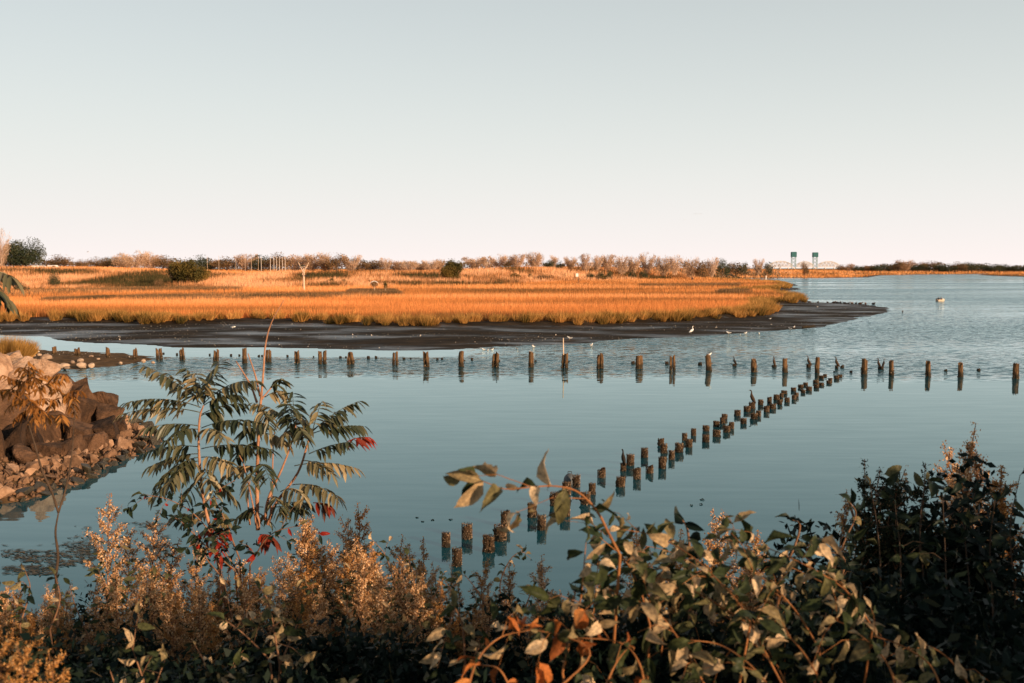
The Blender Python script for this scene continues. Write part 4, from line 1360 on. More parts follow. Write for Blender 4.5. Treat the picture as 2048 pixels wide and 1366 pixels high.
for i, (x_, tp, bs, wp) in enumerate(DBL):
    g = PZ(x_, bs, 0)
    w_ = wp * g[1] / F
    h = max(PD(x_, tp, g[1])[2], .12)
    t = thing('barnacled_pile', 'short barnacle-crusted pile in the double row, %s counting from the nearest' % nth(i + 1), 'pile', (g[0], g[1], 0), rng.uniform(0, 6.28), 'piles of the double row', (w_ * 1.04, w_ * 1.04, h))
    v = (5 + i % 2) if x_ in (1203, 1299) else rng.integers(0, 5)
    link('post', PILEV[v][0], t)
    link('barnacle_crust', PILEV[v][1], t)['kind'] = 'stuff'
    DTOP[x_] = (g[0], g[1], h)
# dark round float among the near piles
g = PZ(1139.5, 967, 0)
R_ = 12.5 * g[1] / F
t = thing('mooring_float', 'dark grey dome-shaped float among the nearer piles of the double row', 'float', (g[0], g[1], 0))
mb = MB()
mb.tube([(0, 0, z_ * R_) for z_ in (-.6, -.2, .3, .8, 1.15, 1.45, 1.62, 1.7)], [R_ * q for q in (.9, 1, 1.02, .98, .86, .6, .32, .08)], 20)
link('shell', mb.mesh('shell', plain_mat('grey_rubber', (.07, .075, .08), .55), True), t)
mb = MB(); mb.tube([(-.05, 0, 1.66 * R_), (-.05, 0, 1.66 * R_ + .05), (.05, 0, 1.66 * R_ + .05), (.05, 0, 1.66 * R_)], .012, 6)
link('lifting_eye', mb.mesh('lifting_eye', m_dark), t)

# half-sunk dark timber at the point of the mud
g = PZ(1617, 655, .1)
t = thing('driftwood_log', 'dark driftwood timber lying at the edge of the mud', 'log', (g[0], g[1], .12), .12)
mb = MB(); mb.tube([(-.65, 0, 0), (-.3, .05, .02), (.3, 0, .06), (.7, -.05, .1)], [.08, .11, .1, .06], 10)
link('trunk', mb.mesh('trunk', m_pile), t)
mb = MB(); mb.tube([(.4, 0, .08), (.6, .1, .26)], [.04, .02], 7)
link('branch_stump', mb.mesh('branch_stump', m_pile), t)


# ------------------------------------------------------------------ birds
m_corm = foliage_mat('cormorant_feather', [(0, (.012, .01, .008)), (1, (.09, .05, .028))], 'object', 0, .6)
m_gullw = plain_mat('gull_white', (.8, .74, .68))
m_gullg = plain_mat('gull_grey', (.14, .14, .15))
m_beak = plain_mat('beak_horn', (.45, .25, .08))
BODY = {}
mb = MB(); mb.tube([(-.17, 0, .0), (-.1, 0, .1), (-.03, 0, .2), (.03, 0, .32), (.04, 0, .42), (.035, 0, .5), (.06, 0, .56), (.105, 0, .575), (.13, 0, .57)], [.018, .055, .085, .075, .04, .026, .028, .03, .012], 10, squash=[2, 1.2, 1, 1, 1, 1, 1, 1, 1])
BODY['corm'] = mb.mesh('body', m_corm, True)
mb = MB(); mb.tube([(.12, 0, .572), (.2, 0, .585)], [.012, .004], 6); BODY['corm_beak'] = mb.mesh('beak', m_beak)
mb = MB(); mb.tube([(-.02, -.03, .14), (-.01, -.04, .0)], [.014, .01], 5); mb.tube([(-.02, .03, .14), (-.01, .04, .0)], [.014, .01], 5); BODY['corm_leg'] = mb.mesh('legs', m_dark)
mb = MB(); mb.tube([(-.26, 0, .2), (-.14, 0, .2), (0, 0, .2), (.1, 0, .225), (.15, 0, .275), (.19, 0, .305), (.22, 0, .3)], [.015, .055, .08, .06, .035, .034, .012], 10); BODY['gull'] = mb.mesh('body', m_gullw, True)
mb = MB(); mb.tube([(-.3, .05, .225), (-.1, .075, .235), (.04, .06, .24)], [.01, .035, .02], 6); mb.tube([(-.3, -.05, .225), (-.1, -.075, .235), (.04, -.06, .24)], [.01, .035, .02], 6); BODY['gull_wing'] = mb.mesh('folded_wings', m_gullg, True)
mb = MB(); mb.tube([(.21, 0, .3), (.27, 0, .292)], [.011, .004], 6); BODY['gull_beak'] = mb.mesh('beak', m_beak)
mb = MB(); mb.tube([(0, -.03, .14), (0, -.03, -.01)], .008, 5); mb.tube([(0, .03, .14), (0, .03, -.01)], .008, 5); BODY['gull_leg'] = mb.mesh('legs', m_beak)
mb = MB(); mb.tube([(-.25, 0, .06), (-.12, 0, .08), (0, 0, .08), (.1, 0, .09), (.15, 0, .15), (.19, 0, .19), (.23, 0, .19)], [.02, .08, .1, .07, .035, .04, .015], 10); BODY['duck'] = mb.mesh('body', m_corm, True)
mb = MB(); mb.tube([(.22, 0, .19), (.29, 0, .18)], [.018, .012], 6); BODY['duck_beak'] = mb.mesh('beak', m_beak)
mb = MB(); mb.tube([(-.28, 0, .34), (-.16, 0, .42), (-.02, 0, .52), (.08, 0, .6), (.06, 0, .68), (.02, 0, .76), (.05, 0, .83), (.1, 0, .845)], [.02, .07, .1, .06, .03, .024, .03, .016], 10); BODY['egret'] = mb.mesh('body', m_gullw, True)
mb = MB(); mb.tube([(.09, 0, .845), (.22, 0, .84)], [.014, .004], 6); BODY['egret_beak'] = mb.mesh('beak', m_beak)
mb = MB(); mb.tube([(-.05, -.04, .46), (-.03, -.04, .22), (-.05, -.04, -.02)], .01, 5); mb.tube([(-.05, .04, .46), (-.03, .04, .22), (-.05, .04, -.02)], .01, 5); BODY['egret_leg'] = mb.mesh('legs', m_dark)
mb = MB(); mb.tube([(-.22, 0, 0), (-.1, 0, 0), (.05, 0, .005), (.16, 0, .02), (.21, 0, .02)], [.02, .05, .06, .04, .01], 9); BODY['fly'] = mb.mesh('body', m_gullw, True)
for sgn in (-1, 1):
    V = [(.06, sgn * .03, .03), (-.06, sgn * .03, .03), (.09, sgn * .3, .14), (-.05, sgn * .3, .13), (-.02, sgn * .62, .06), (-.08, sgn * .6, .06)]
    V = V + [(a, b, c - .015) for a, b, c in V]
    mb = MB(); mb.add(V, [(0, 2, 3, 1), (2, 4, 5, 3), (6, 7, 9, 8), (8, 9, 11, 10), (0, 6, 8, 2), (2, 8, 10, 4), (1, 3, 9, 7), (3, 5, 11, 9), (4, 10, 11, 5)])
    BODY['wing', sgn] = mb.mesh('wing', m_gullg, True)


def bird(kind, loc, rz, s, label, cat, group=None):
    t = thing({'corm': 'cormorant', 'gull': 'gull', 'duck': 'duck', 'egret': 'egret', 'fly': 'flying_gull'}[kind], label, cat, loc, rz, group, s)
    link('body', BODY[kind], t)
    for k, nm in (('_beak', 'beak'), ('_leg', 'legs'), ('_wing', 'folded_wings')):
        if kind + k in BODY:
            link(nm, BODY[kind + k], t)
    if kind == 'fly':
        link('wing', BODY['wing', 1], t); link('wing', BODY['wing', -1], t)
    return t


PERCH = [(1469, .9, 'hunched cormorant on the stub left of the pile row gap', 2.6, STUBTOP), (1548, 1.0, 'upright cormorant with raised head on a low stub', 1.7, STUBTOP), (1617, 1.05, 'pale-breasted cormorant standing on a stub left of the tallest pile', 2.9, STUBTOP), (1673, 1.05, 'cormorant on the stub right of the tallest pile', 2.7, STUBTOP),
         (1504, 1.0, 'slim cormorant with raised bill on a double-row pile', 2.4, DTOP), (1246.5, .8, 'brown cormorant perched on a nearer double-row pile', 1.9, DTOP)]
for (x_, s, lab, rz, dct) in PERCH:
    p = dct[x_]
    bird('corm', (p[0], p[1], p[2] - .05), rz, s * .95, lab, 'bird', 'cormorants on the piles')
p = STUBTOP[1762]
bird('corm', (p[0] - .15, p[1], p[2] - .04), 2.2, .9, 'dark left one of two cormorants sharing a stub', 'bird', 'cormorants on the piles')
bird('corm', (p[0] + .14, p[1], p[2] - .04), .6, .85, 'brown right one of two cormorants sharing a stub', 'bird', 'cormorants on the piles')
p = ROWTOP[1418]
bird('gull', (p[0], p[1], p[2] - .13), .4, .75, 'dark-backed gull standing on top of a tall pile', 'bird', 'gulls')
p = ROWTOP[1062]
bird('gull', (p[0], p[1], p[2] - .13), 2.6, .55, 'small pale gull on top of a tall pile in the middle', 'bird', 'gulls')
bird('egret', tuple(PZ(1384, 673, .1)), .3, 1.05, 'white egret standing at the edge of the mud', 'bird')
GU = [(967, 699.5, .55, 'left one of three small waders at the waterline'), (976, 701, .5, 'middle one of three small waders at the waterline'), (984.5, 700, .55, 'right one of three small waders at the waterline'), (1033, 698, .5, 'lone small gull left of the pile with the stake'), (1067, 695, .75, 'dark gull at the waterline behind the tall piles'),
      (1139, 681, .85, 'white gull resting on the mud behind the stake'), (1183, 692, .8, 'white gull swimming just off the mud'), (1457, 669, .9, 'white gull right of the egret at the waterline'), (1480, 671, .6, 'dark small gull swimming off the mud'), (1491, 668, .75, 'dark-backed gull at the waterline, right of the swimming one'), (1518, 669, .75, 'white gull swimming off the mud, right of the dark one'),
      (1580, 660, .8, 'white gull left of the driftwood timber'), (1588, 657.5, .7, 'pale gull close to the driftwood timber'), (1635, 617.5, .5, 'tiny white gull on the wet mud point'), (1627, 584.5, .6, 'white gull on the water by the marsh inlet'), (1540, 642, .6, 'small pale gull on the mud below the grass point')]
for (x_, y_, s, lab) in GU:
    p = PZ(x_, y_, 0.0)
    z_ = max(float(ground_z([p[:2]])[0]), -.08)
    bird('gull', (p[0], p[1], z_), rng.uniform(0, 6.28), s * 1.1, lab, 'bird', 'gulls')
for i, x_ in enumerate([1618, 1636, 1655, 1668, 1674, 1681, 1689, 1697, 1704, 1712, 1721, 1731, 1747]):
    p = PZ(x_, 605.8 + (x_ - 1618) * .022, .05)
    bird('duck', (p[0], p[1], max(float(ground_z([p[:2]])[0]), .0)), rng.uniform(0, 6.28), rng.uniform(1.3, 1.9), 'dark duck resting along the back edge of the mud point, %s from the left' % nth(i + 1), 'bird', 'ducks on the mud point')
p = PZ(1805, 624, 0)
bird('duck', tuple(p), 1.0, 1.0, 'lone dark duck swimming off the mud point', 'bird')
FL = [(466, 654, 96, 1.2, 'white gull flying low over the mud at left', .4), (1391, 428, 230, .75, 'left one of the upper pair of far flying birds', 1.2), (1400, 428, 235, .75, 'right one of the upper pair of far flying birds', 1.3), (1370, 440, 240, .6, 'lowest far flying bird over the bridge side', 1.4), (176, 504, 180, .8, 'pale bird flying over the left treeline', .2)]
for (x_, y_, D, s, lab, rz) in FL:
    bird('fly', tuple(PD(x_, y_, D)), rz, s, lab, 'bird')


# ------------------------------------------------------------------ skiff with two people
def skin_figure(name, joints, edges, rad, mat, parent):
    me = bpy.data.meshes.new(name)
    me.from_pydata(joints, edges, [])
    me.materials.append(mat)
    o = link(name, me, parent)
    sk = o.modifiers.new('skin', 'SKIN')
    for i, sv in enumerate(me.skin_vertices[0].data):
        sv.radius = (rad[i], rad[i])
        sv.use_root = i == 0
    sb = o.modifiers.new('smooth', 'SUBSURF'); sb.levels = sb.render_levels = 1
    return o


g = PZ(1881, 602, 0)
BRZ, BSC = .5, .64
t = thing('skiff', 'small pale open boat with two seated people out on the creek', 'boat', (g[0], g[1], 0), BRZ, None, BSC)
mb = MB()
st = [(-1.5, .55, .0, .42), (-.8, .68, -.1, .42), (0, .72, -.12, .44), (.8, .58, -.08, .5), (1.35, .28, .05, .58), (1.6, .03, .25, .62)]
V = []
for (x_, w_, b_, t_) in st:
    V += [(x_, -w_, t_), (x_, -w_ * .75, b_), (x_, 0, b_ - .03), (x_, w_ * .75, b_), (x_, w_, t_), (x_, w_ * .88, t_), (x_, w_ * .6, b_ + .08), (x_, 0, b_ + .08), (x_, -w_ * .6, b_ + .08), (x_, -w_ * .88, t_)]
Fc = []
for i in range(5):
    for j in range(10):
        j2 = (j + 1) % 10
        Fc.append((i * 10 + j, i * 10 + j2, (i + 1) * 10 + j2, (i + 1) * 10 + j))
Fc += [(0, 1, 8, 9), (1, 2, 7, 8), (2, 3, 6, 7), (3, 4, 5, 6)]
Fc.append((9, 8, 7, 6, 5))
mb.add(V, Fc)
link('hull', mb.mesh('hull', plain_mat('boat_cream', (.62, .44, .32))), t)
for x_ in (-.85, .15):
    mb = MB(); mb.box((x_, 0, .3), (.28, 1.15, .05)); link('thwart', mb.mesh('thwart', m_wood_pale), t)
mo = MB(); mo.box((-1.62, 0, .62), (.3, .24, .36)); mo.box((-1.62, 0, .15), (.12, .1, .75)); link('outboard_motor', mo.mesh('outboard_motor', m_dark), t)
bxm = MB(); bxm.box((.75, 0, .5), (.35, .5, .4)); bxm.box((.75, 0, .71), (.37, .52, .03)); o = link('cooler_box', bxm.mesh('cooler_box', m_white), None, (g[0], g[1], 0), (0, 0, BRZ), BSC); tag(o, 'white box standing in the bow of the skiff', 'box')
m_coat = plain_mat('dark_coat', (.02, .022, .025)); m_coat2 = plain_mat('brown_coat', (.06, .03, .02)); m_skin = plain_mat('skin', (.45, .27, .18)); m_cap = plain_mat('dark_cap', (.02, .03, .03))
for (dx, rz, mc, lab) in ((-.85, .5, m_coat, 'person in a dark coat seated at the stern of the skiff'), (.15, -.4, m_coat2, 'person in a brown coat seated amidships in the skiff')):
    c, s = math.cos(BRZ) * BSC, math.sin(BRZ) * BSC
    pt = thing('person', lab, 'person', (g[0] + dx * c, g[1] + dx * s, .32 * BSC), BRZ + rz, None, BSC)
    J = [(0, 0, .1), (0, 0, .32), (.02, 0, .52), (.03, 0, .62), (.04, 0, .72), (.02, .2, .5), (.1, .26, .28), (.3, .16, .24), (.02, -.2, .5), (.1, -.26, .28), (.3, -.16, .24), (.38, .12, .12), (.42, .12, -.2), (.38, -.12, .12), (.42, -.12, -.2)]
    E = [(0, 1), (1, 2), (2, 3), (3, 4), (2, 5), (5, 6), (6, 7), (2, 8), (8, 9), (9, 10), (0, 11), (11, 12), (0, 13), (13, 14)]
    Rr = [.16, .17, .15, .06, .06, .07, .055, .04, .07, .055, .04, .085, .06, .085, .06]
    skin_figure('body', J, E, Rr, mc, pt)
    hb = MB(); hb.tube([(.05, 0, .62), (.05, 0, .68), (.06, 0, .76), (.05, 0, .84), (.04, 0, .88)], [.06, .085, .1, .08, .03], 12); hb.tube([(.15, 0, .75), (.185, 0, .735)], [.02, .012], 6)
    link('head', hb.mesh('head', m_skin, True), pt)
    hb = MB(); hb.tube([(.04, 0, .78), (.04, 0, .84), (.03, 0, .9)], [.108, .1, .04], 12); hb.box((.17, 0, .79), (.14, .14, .015))
    link('cap', hb.mesh('cap', m_cap), pt)

# ------------------------------------------------------------------ foreground plants
def bz_at(x, y):
    return float(bank_z([(x, y)])[0])


def broadleaf(name, seed, W=.42, fold=.3, curl=.7, wave=.10, mat=None):
    """unit leaf: along +Y, one long; folded along the midrib, tip drooping, margins waved"""
    r = np.random.default_rng(seed)
    st = np.array([0, .08, .25, .45, .65, .82, .94, 1.0])
    wd = np.array([.015, .10, .40, .5, .42, .25, .09, .004]) * 2 * W
    ang, p, pts = .25 * curl, np.zeros(3), []
    side = r.normal(0, .4)
    prev = 0
    for s in st:
        d = s - prev
        p = p + np.array([side * d * s, math.cos(ang) * d, math.sin(ang) * d])
        ang -= curl * d * 1.5
        pts.append(p.copy()); prev = s
    V = []
    for i, (q, w) in enumerate(zip(pts, wd)):
        up = fold * w + wave * math.sin(i * 2.3 + seed)
        up2 = fold * w + wave * math.sin(i * 1.9 + seed * 2)
        V += [q + [-w / 2, 0, up * .5], q + [-w / 4, 0, up * .2], q, q + [w / 4, 0, up2 * .2], q + [w / 2, 0, up2 * .5]]
    Fc = [(i * 5 + j, i * 5 + j + 1, (i + 1) * 5 + j + 1, (i + 1) * 5 + j) for i in range(len(st) - 1) for j in range(4)]
    return mesh_np(name, np.array(V), Fc, [mat], True)


m_leafpale = foliage_mat('autumn_leaf', [(0, (.03, .042, .018)), (.3, (.055, .065, .026)), (.42, (.16, .135, .065)), (.62, (.38, .26, .145)), (1, (.66, .48, .31))], 'object', .3, .5, tint_noise=(6, .5))
m_leafgreen = foliage_mat('dull_green_leaf', [(0, (.022, .036, .018)), (.6, (.05, .06, .028)), (.85, (.14, .12, .055)), (1, (.3, .22, .12))], 'object', .28, .45, tint_noise=(6, .5))
m_leafdark = foliage_mat('dark_green_leaf', [(0, (.006, .013, .010)), (1, (.018, .028, .017))], 'object', .22, .45, tint_noise=(9, .8))  # dark green, lowered further to put shade into the leaf colour
m_leafrust = foliage_mat('rust_leaf', [(0, (.2, .06, .02)), (.6, (.42, .13, .035)), (1, (.55, .22, .07))], 'object', .3, .55, tint_noise=(9, .6))
m_leafred = foliage_mat('red_leaf', [(0, (.16, .012, .008)), (1, (.38, .03, .016))], 'object', .4, .45, tint_noise=(9, .7))
m_stemor = rough_mat('orange_stem', [(.3, (.14, .048, .015)), (.7, (.36, .145, .045))], 14, .7, .3, map_scale=(1, 1, .3))
m_stembr = rough_mat('brown_stem', [(.3, (.1, .05, .028)), (.7, (.3, .15, .08))], 14, .8, .3)
m_stemshade = rough_mat('shade_dark_stem', [(.3, (.03, .02, .013)), (.7, (.09, .055, .035))], 14, .85, .3)  # shaded version of the brown stem, shade put into its colour
m_stempk = rough_mat('sumac_stem', [(.3, (.22, .1, .055)), (.7, (.46, .23, .13))], 14, .7, .3)
def add_veins(m):
    """side veins and midrib, lighter than the blade"""
    nt = m.node_tree
    b = nt.nodes['Principled BSDF']
    src = b.inputs['Base Color'].links[0].from_socket
    tc = nt.nodes.new('ShaderNodeTexCoord'); sp = nt.nodes.new('ShaderNodeSeparateXYZ'); nt.links.new(tc.outputs['Object'], sp.inputs[0])
    def mth(op, x, y=None):
        n = nt.nodes.new('ShaderNodeMath'); n.operation = op
        for i, v in enumerate((x, y)):
            if v is None: continue
            if isinstance(v, (int, float)): n.inputs[i].default_value = v
            else: nt.links.new(v, n.inputs[i])
        return n.outputs[0]
    ax = mth('ABSOLUTE', sp.outputs['X'])
    w = mth('SINE', mth('MULTIPLY', mth('SUBTRACT', sp.outputs['Y'], mth('MULTIPLY', ax, .8)), 58.0))
    v = mth('MAXIMUM', mth('MULTIPLY', mth('SUBTRACT', w, .72), 2.4), mth('SUBTRACT', 1.0, mth('MULTIPLY', ax, 55.0)))
    r_ = ramp_node(nt, [(0.0, (.93, .93, .93)), (1.0, (1.45, 1.4, 1.25))]); nt.links.new(v, r_.inputs[0])
    mx = nt.nodes.new('ShaderNodeMix'); mx.data_type, mx.blend_type = 'RGBA', 'MULTIPLY'; mx.inputs[0].default_value = 1.0
    nt.links.new(src, mx.inputs[6]); nt.links.new(r_.outputs[0], mx.inputs[7])
    nt.links.new(mx.outputs[2], b.inputs['Base Color'])


for m_ in (m_leafpale, m_leafgreen, m_leafrust, m_leafred):
    add_veins(m_)
LV = {}
for nm, mt in (('pale', m_leafpale), ('green', m_leafgreen), ('dark', m_leafdark), ('rust', m_leafrust), ('red', m_leafred)):
    LV[nm] = [broadleaf('leaf', 40 + i, W=[.4, .46, .36, .5, .42, .34][i], fold=[.5, .2, .9, .35, .7, 1.0][i] * (1.2 if nm == 'rust' else 1), curl=[.6, 1.1, .3, 1.5, .9, .5][i], mat=mt) for i in range(6)]


def orient(axis, up):
    y = unit(axis)
    x = unit(np.cross(y, up))
    z = np.cross(x, y)
    return np.column_stack([x, y, z])


def put_leaf(root, kind, pos, axis, up, s, r, name='leaf'):
    M3 = orient(axis, up)
    o = bpy.data.objects.new(name, LV[kind][r.integers(0, 6)])
    COL.objects.link(o)
    o.parent = root
    m = Matrix(M3.tolist()).to_4x4()
    o.matrix_local = Matrix.Translation(Vector(pos - np.array(root.location))) @ m @ Matrix.Diagonal((s * r.uniform(.75, 1.2), s, s * r.uniform(.7, 1.5), 1))
    return o


def resample(pts, step):
    pts = np.asarray(pts, float)
    L = np.concatenate([[0], np.cumsum(np.linalg.norm(np.diff(pts, axis=0), axis=1))])
    t = np.arange(0, L[-1], step)
    return np.column_stack([np.interp(t, L, pts[:, k]) for k in range(3)]), L[-1]


def spline(pts, n=5):
    """smooth a polyline (Catmull-Rom)"""
    p = np.asarray(pts, float)
    p = np.vstack([2 * p[0] - p[1], p, 2 * p[-1] - p[-2]])
    out = []
    for i in range(1, len(p) - 2):
        for t in np.linspace(0, 1, n, endpoint=False):
            a, b, c, d = p[i - 1], p[i], p[i + 1], p[i + 2]
            out.append(.5 * ((2 * b) + (c - a) * t + (2 * a - 5 * b + 4 * c - d) * t * t + (3 * b - a - 3 * c + d) * t ** 3))
    out.append(p[-2])
    return np.array(out)


def leafy_shrub(name, label, cat, stems, kinds, step=.055, size=(.08, .13), rad=.006, stem_mat=None, twigs=.35, seed=1, droop=.45, group=None, max_leaves=290, start=.12, toward=(0, -.35, .1)):
    """stems are lists of (px, py, D); leaves sit in pairs along stems and short side twigs"""
    r = np.random.default_rng(seed)
    P3 = [spline([PD(*q) for q in s]) for s in stems]
    b = P3[0][0]
    root = thing(name, label, cat, (b[0], b[1], bz_at(b[0], b[1])), 0, group)
    loc = np.array(root.location)
    leaves = []
    for s in P3:
        # carry the stem down to the ground
        foot = s[0] + np.array([r.normal(0, .06), .15 + r.normal(0, .06), 0])
        foot[2] = bz_at(foot[0], foot[1]) - .05
        full = np.vstack([foot, (foot + s[0]) / 2 + [0, 0, .02], s]) if s[0][2] > foot[2] + .08 else s
        mb = MB(); mb.tube(full - loc, np.linspace(rad * 1.5, rad * .45, len(full)), 6)
        link('stem', mb.mesh('stem', stem_mat or m_stembr, True), root)
        lines = [(s, rad)]
        q, L = resample(s, .11)
        for i in range(1, len(q)):
            if r.random() < twigs:
                d = unit(unit(q[i] - q[i - 1]) * .6 + r.normal(0, .7, 3) + np.array(toward))
                ln = r.uniform(.1, .26)
                tw = np.array([q[i], q[i] + d * ln * .5 + [0, 0, .01], q[i] + d * ln - [0, 0, .03]])
                mb = MB(); mb.tube(tw - loc, [rad * .5, rad * .35, rad * .2], 5)
                link('twig', mb.mesh('twig', stem_mat or m_stembr), root)
                lines.append((tw, 0))
        for (ln, rr_) in lines:
            q, L = resample(ln, step)
            i0 = int(len(q) * start) if rr_ else 1
            for i in range(i0, len(q)):
                d = unit(q[i] - q[i - 1]) if i else unit(q[1] - q[0])
                a = r.random() * 6.28
                for k in range(2):
                    sdv = unit(np.cross(d, unit(r.normal(0, 1, 3))))
                    if r.random() < .25:
                        continue
                    ax = unit(d * .35 + sdv + np.array([0, 0, -droop]) + np.array(toward) * .5 + r.normal(0, .25, 3))
                    leaves.append((q[i], ax, r.uniform(*size)))
            if len(q):
                leaves.append((ln[-1], unit(ln[-1] - ln[-2]) + r.normal(0, .2, 3), r.uniform(*size)))
    r.shuffle(leaves)
    for (p, ax, s) in leaves[:max_leaves]:
        kd = kinds[r.integers(0, len(kinds))]
        put_leaf(root, kd, p, ax, unit(np.array([.35, -.65, .6]) + r.normal(0, .5, 3)), s * (.55 if r.random() < .3 else 1), r)
    return root


# --- mugwort-like weeds: leafy stalks ending in feathery spires of small seed heads
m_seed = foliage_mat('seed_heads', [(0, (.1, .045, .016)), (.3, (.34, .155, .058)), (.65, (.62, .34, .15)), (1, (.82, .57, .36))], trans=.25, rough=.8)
m_seed2 = foliage_mat('rusty_seed_heads', [(0, (.14, .055, .016)), (.4, (.34, .145, .035)), (.75, (.5, .24, .075)), (1, (.6, .36, .17))], trans=.25, rough=.8)
m_weedleaf = foliage_mat('weed_leaf', [(0, (.02, .032, .016)), (.5, (.06, .065, .03)), (.8, (.17, .13, .06)), (1, (.36, .25, .13))], trans=.25, rough=.65)


def make_weed(seed, slender=False, green=False):  # green picks the heads darkened to stand in for shade
    r = np.random.default_rng(seed)
    sb = MB()
    bend = r.normal(0, .05, 2)
    main = np.array([[bend[0] * f * f, bend[1] * f * f, f] for f in np.linspace(0, 1, 9)])
    main[-1, 0] += r.normal(0, .02)
    sb.tube(main, np.linspace(.006, .0015, 9), 5)
    C, A, B, R_, LC, LA, LB, LR = [], [], [], [], [], [], [], []

    def heads(p0, p1, n, sp):
        for t in r.random(n):
            p = p0 + (p1 - p0) * t + r.normal(0, sp, 3)
            s = r.uniform(.004, .0085)
            C.append(p); A.append(unit(r.normal(0, 1, 3) + [0, 0, -.3]) * s * 1.7); B.append(unit(r.normal(0, 1, 3)) * s * .62); R_.append(r.random() ** .8)

    heads(main[5], main[8], 260, .007)
    nb = 17 if slender else 26
    for i in range(nb):
        f = .3 + .62 * (i + r.random()) / nb
        p0 = np.array([np.interp(f, np.linspace(0, 1, 9), main[:, 0]), np.interp(f, np.linspace(0, 1, 9), main[:, 1]), f])
        a = i * 2.4 + r.normal(0, .3)
        L = (.27 if not slender else .17) * (1.06 - f) ** .75 * r.uniform(.7, 1.25)
        d = unit([math.cos(a), math.sin(a), r.uniform(.8, 1.7)])
        p1 = p0 + d * L + [0, 0, -.1 * L]
        mid = (p0 + p1) / 2 + [0, 0, .06 * L]
        sb.tube([p0, mid, p1], [.0028, .002, .001], 3, cap=False)
        n = int(50 + 600 * L)
        heads(p0 + (p1 - p0) * .25, p1, n, .008)
        for t in r.random(int(4 + 20 * L)):
            p = p0 + (p1 - p0) * t
            s = r.uniform(.015, .035)
            LC.append(p); LA.append(unit(d + r.normal(0, .8, 3)) * s); LB.append(unit(r.normal(0, 1, 3)) * s * .16); LR.append(r.random())
    for i in range(60):
        f = r.uniform(.08, .8)
        a = r.random() * 6.28
        p = np.array([np.interp(f, np.linspace(0, 1, 9), main[:, 0]), np.interp(f, np.linspace(0, 1, 9), main[:, 1]), f]) + np.array([math.cos(a), math.sin(a), .2]) * r.uniform(0, .1)
        s = r.uniform(.03, .07)
        LC.append(p); LA.append(unit([math.cos(a), math.sin(a), r.uniform(-.6, .6)]) * s); LB.append(unit(r.normal(0, 1, 3)) * s * .2); LR.append(r.random() * .8)
    V, Fc, rr = leaf_cloud(np.array(C), np.array(A), np.array(B), np.array(R_))
    V2, F2, r2 = leaf_cloud(np.array(LC), np.array(LA), np.array(LB), np.array(LR))
    mt = m_shadehead if green else m_seed if seed % 2 else m_seed2
    return sb.mesh('stalk', m_stembr), mesh_np('seed_spires', V, Fc, [mt], False, {'rnd': rr}), mesh_np('leaves', V2, F2, [m_weedleaf], False, {'rnd': r2})


m_shadehead = foliage_mat('shaded_seed_heads', [(0, (.008, .014, .009)), (.7, (.022, .028, .015)), (1, (.06, .055, .026))], trans=.2, rough=.7)  # shade of the silhouetted spires is put into the head colour
WEED = [make_weed(700 + i, i % 3 == 0) for i in range(10)]
SHADEWEED = [make_weed(720 + i, i % 2 == 0, True) for i in range(3)]


def weed(px, top, D, label, group=None, v=None, wid=1.0):
    p = PD(px, top, D)
    zb = bz_at(p[0], p[1])
    h = p[2] - zb
    if h < .25:
        return None
    wv = SHADEWEED[rng.integers(0, 3)] if v == 'green' else WEED[rng.integers(0, len(WEED)) if v is None else v]
    s = min(max(h, .8), 1.6) * wid
    t = thing('mugwort', label, 'weed', (p[0], p[1], zb - .03), rng.uniform(0, 6.28), group, (s, s, h))
    link('stalk', wv[0], t)
    link('seed_spires', wv[1], t)['kind'] = 'stuff'
    link('leaves', wv[2], t)['kind'] = 'stuff'
    return t


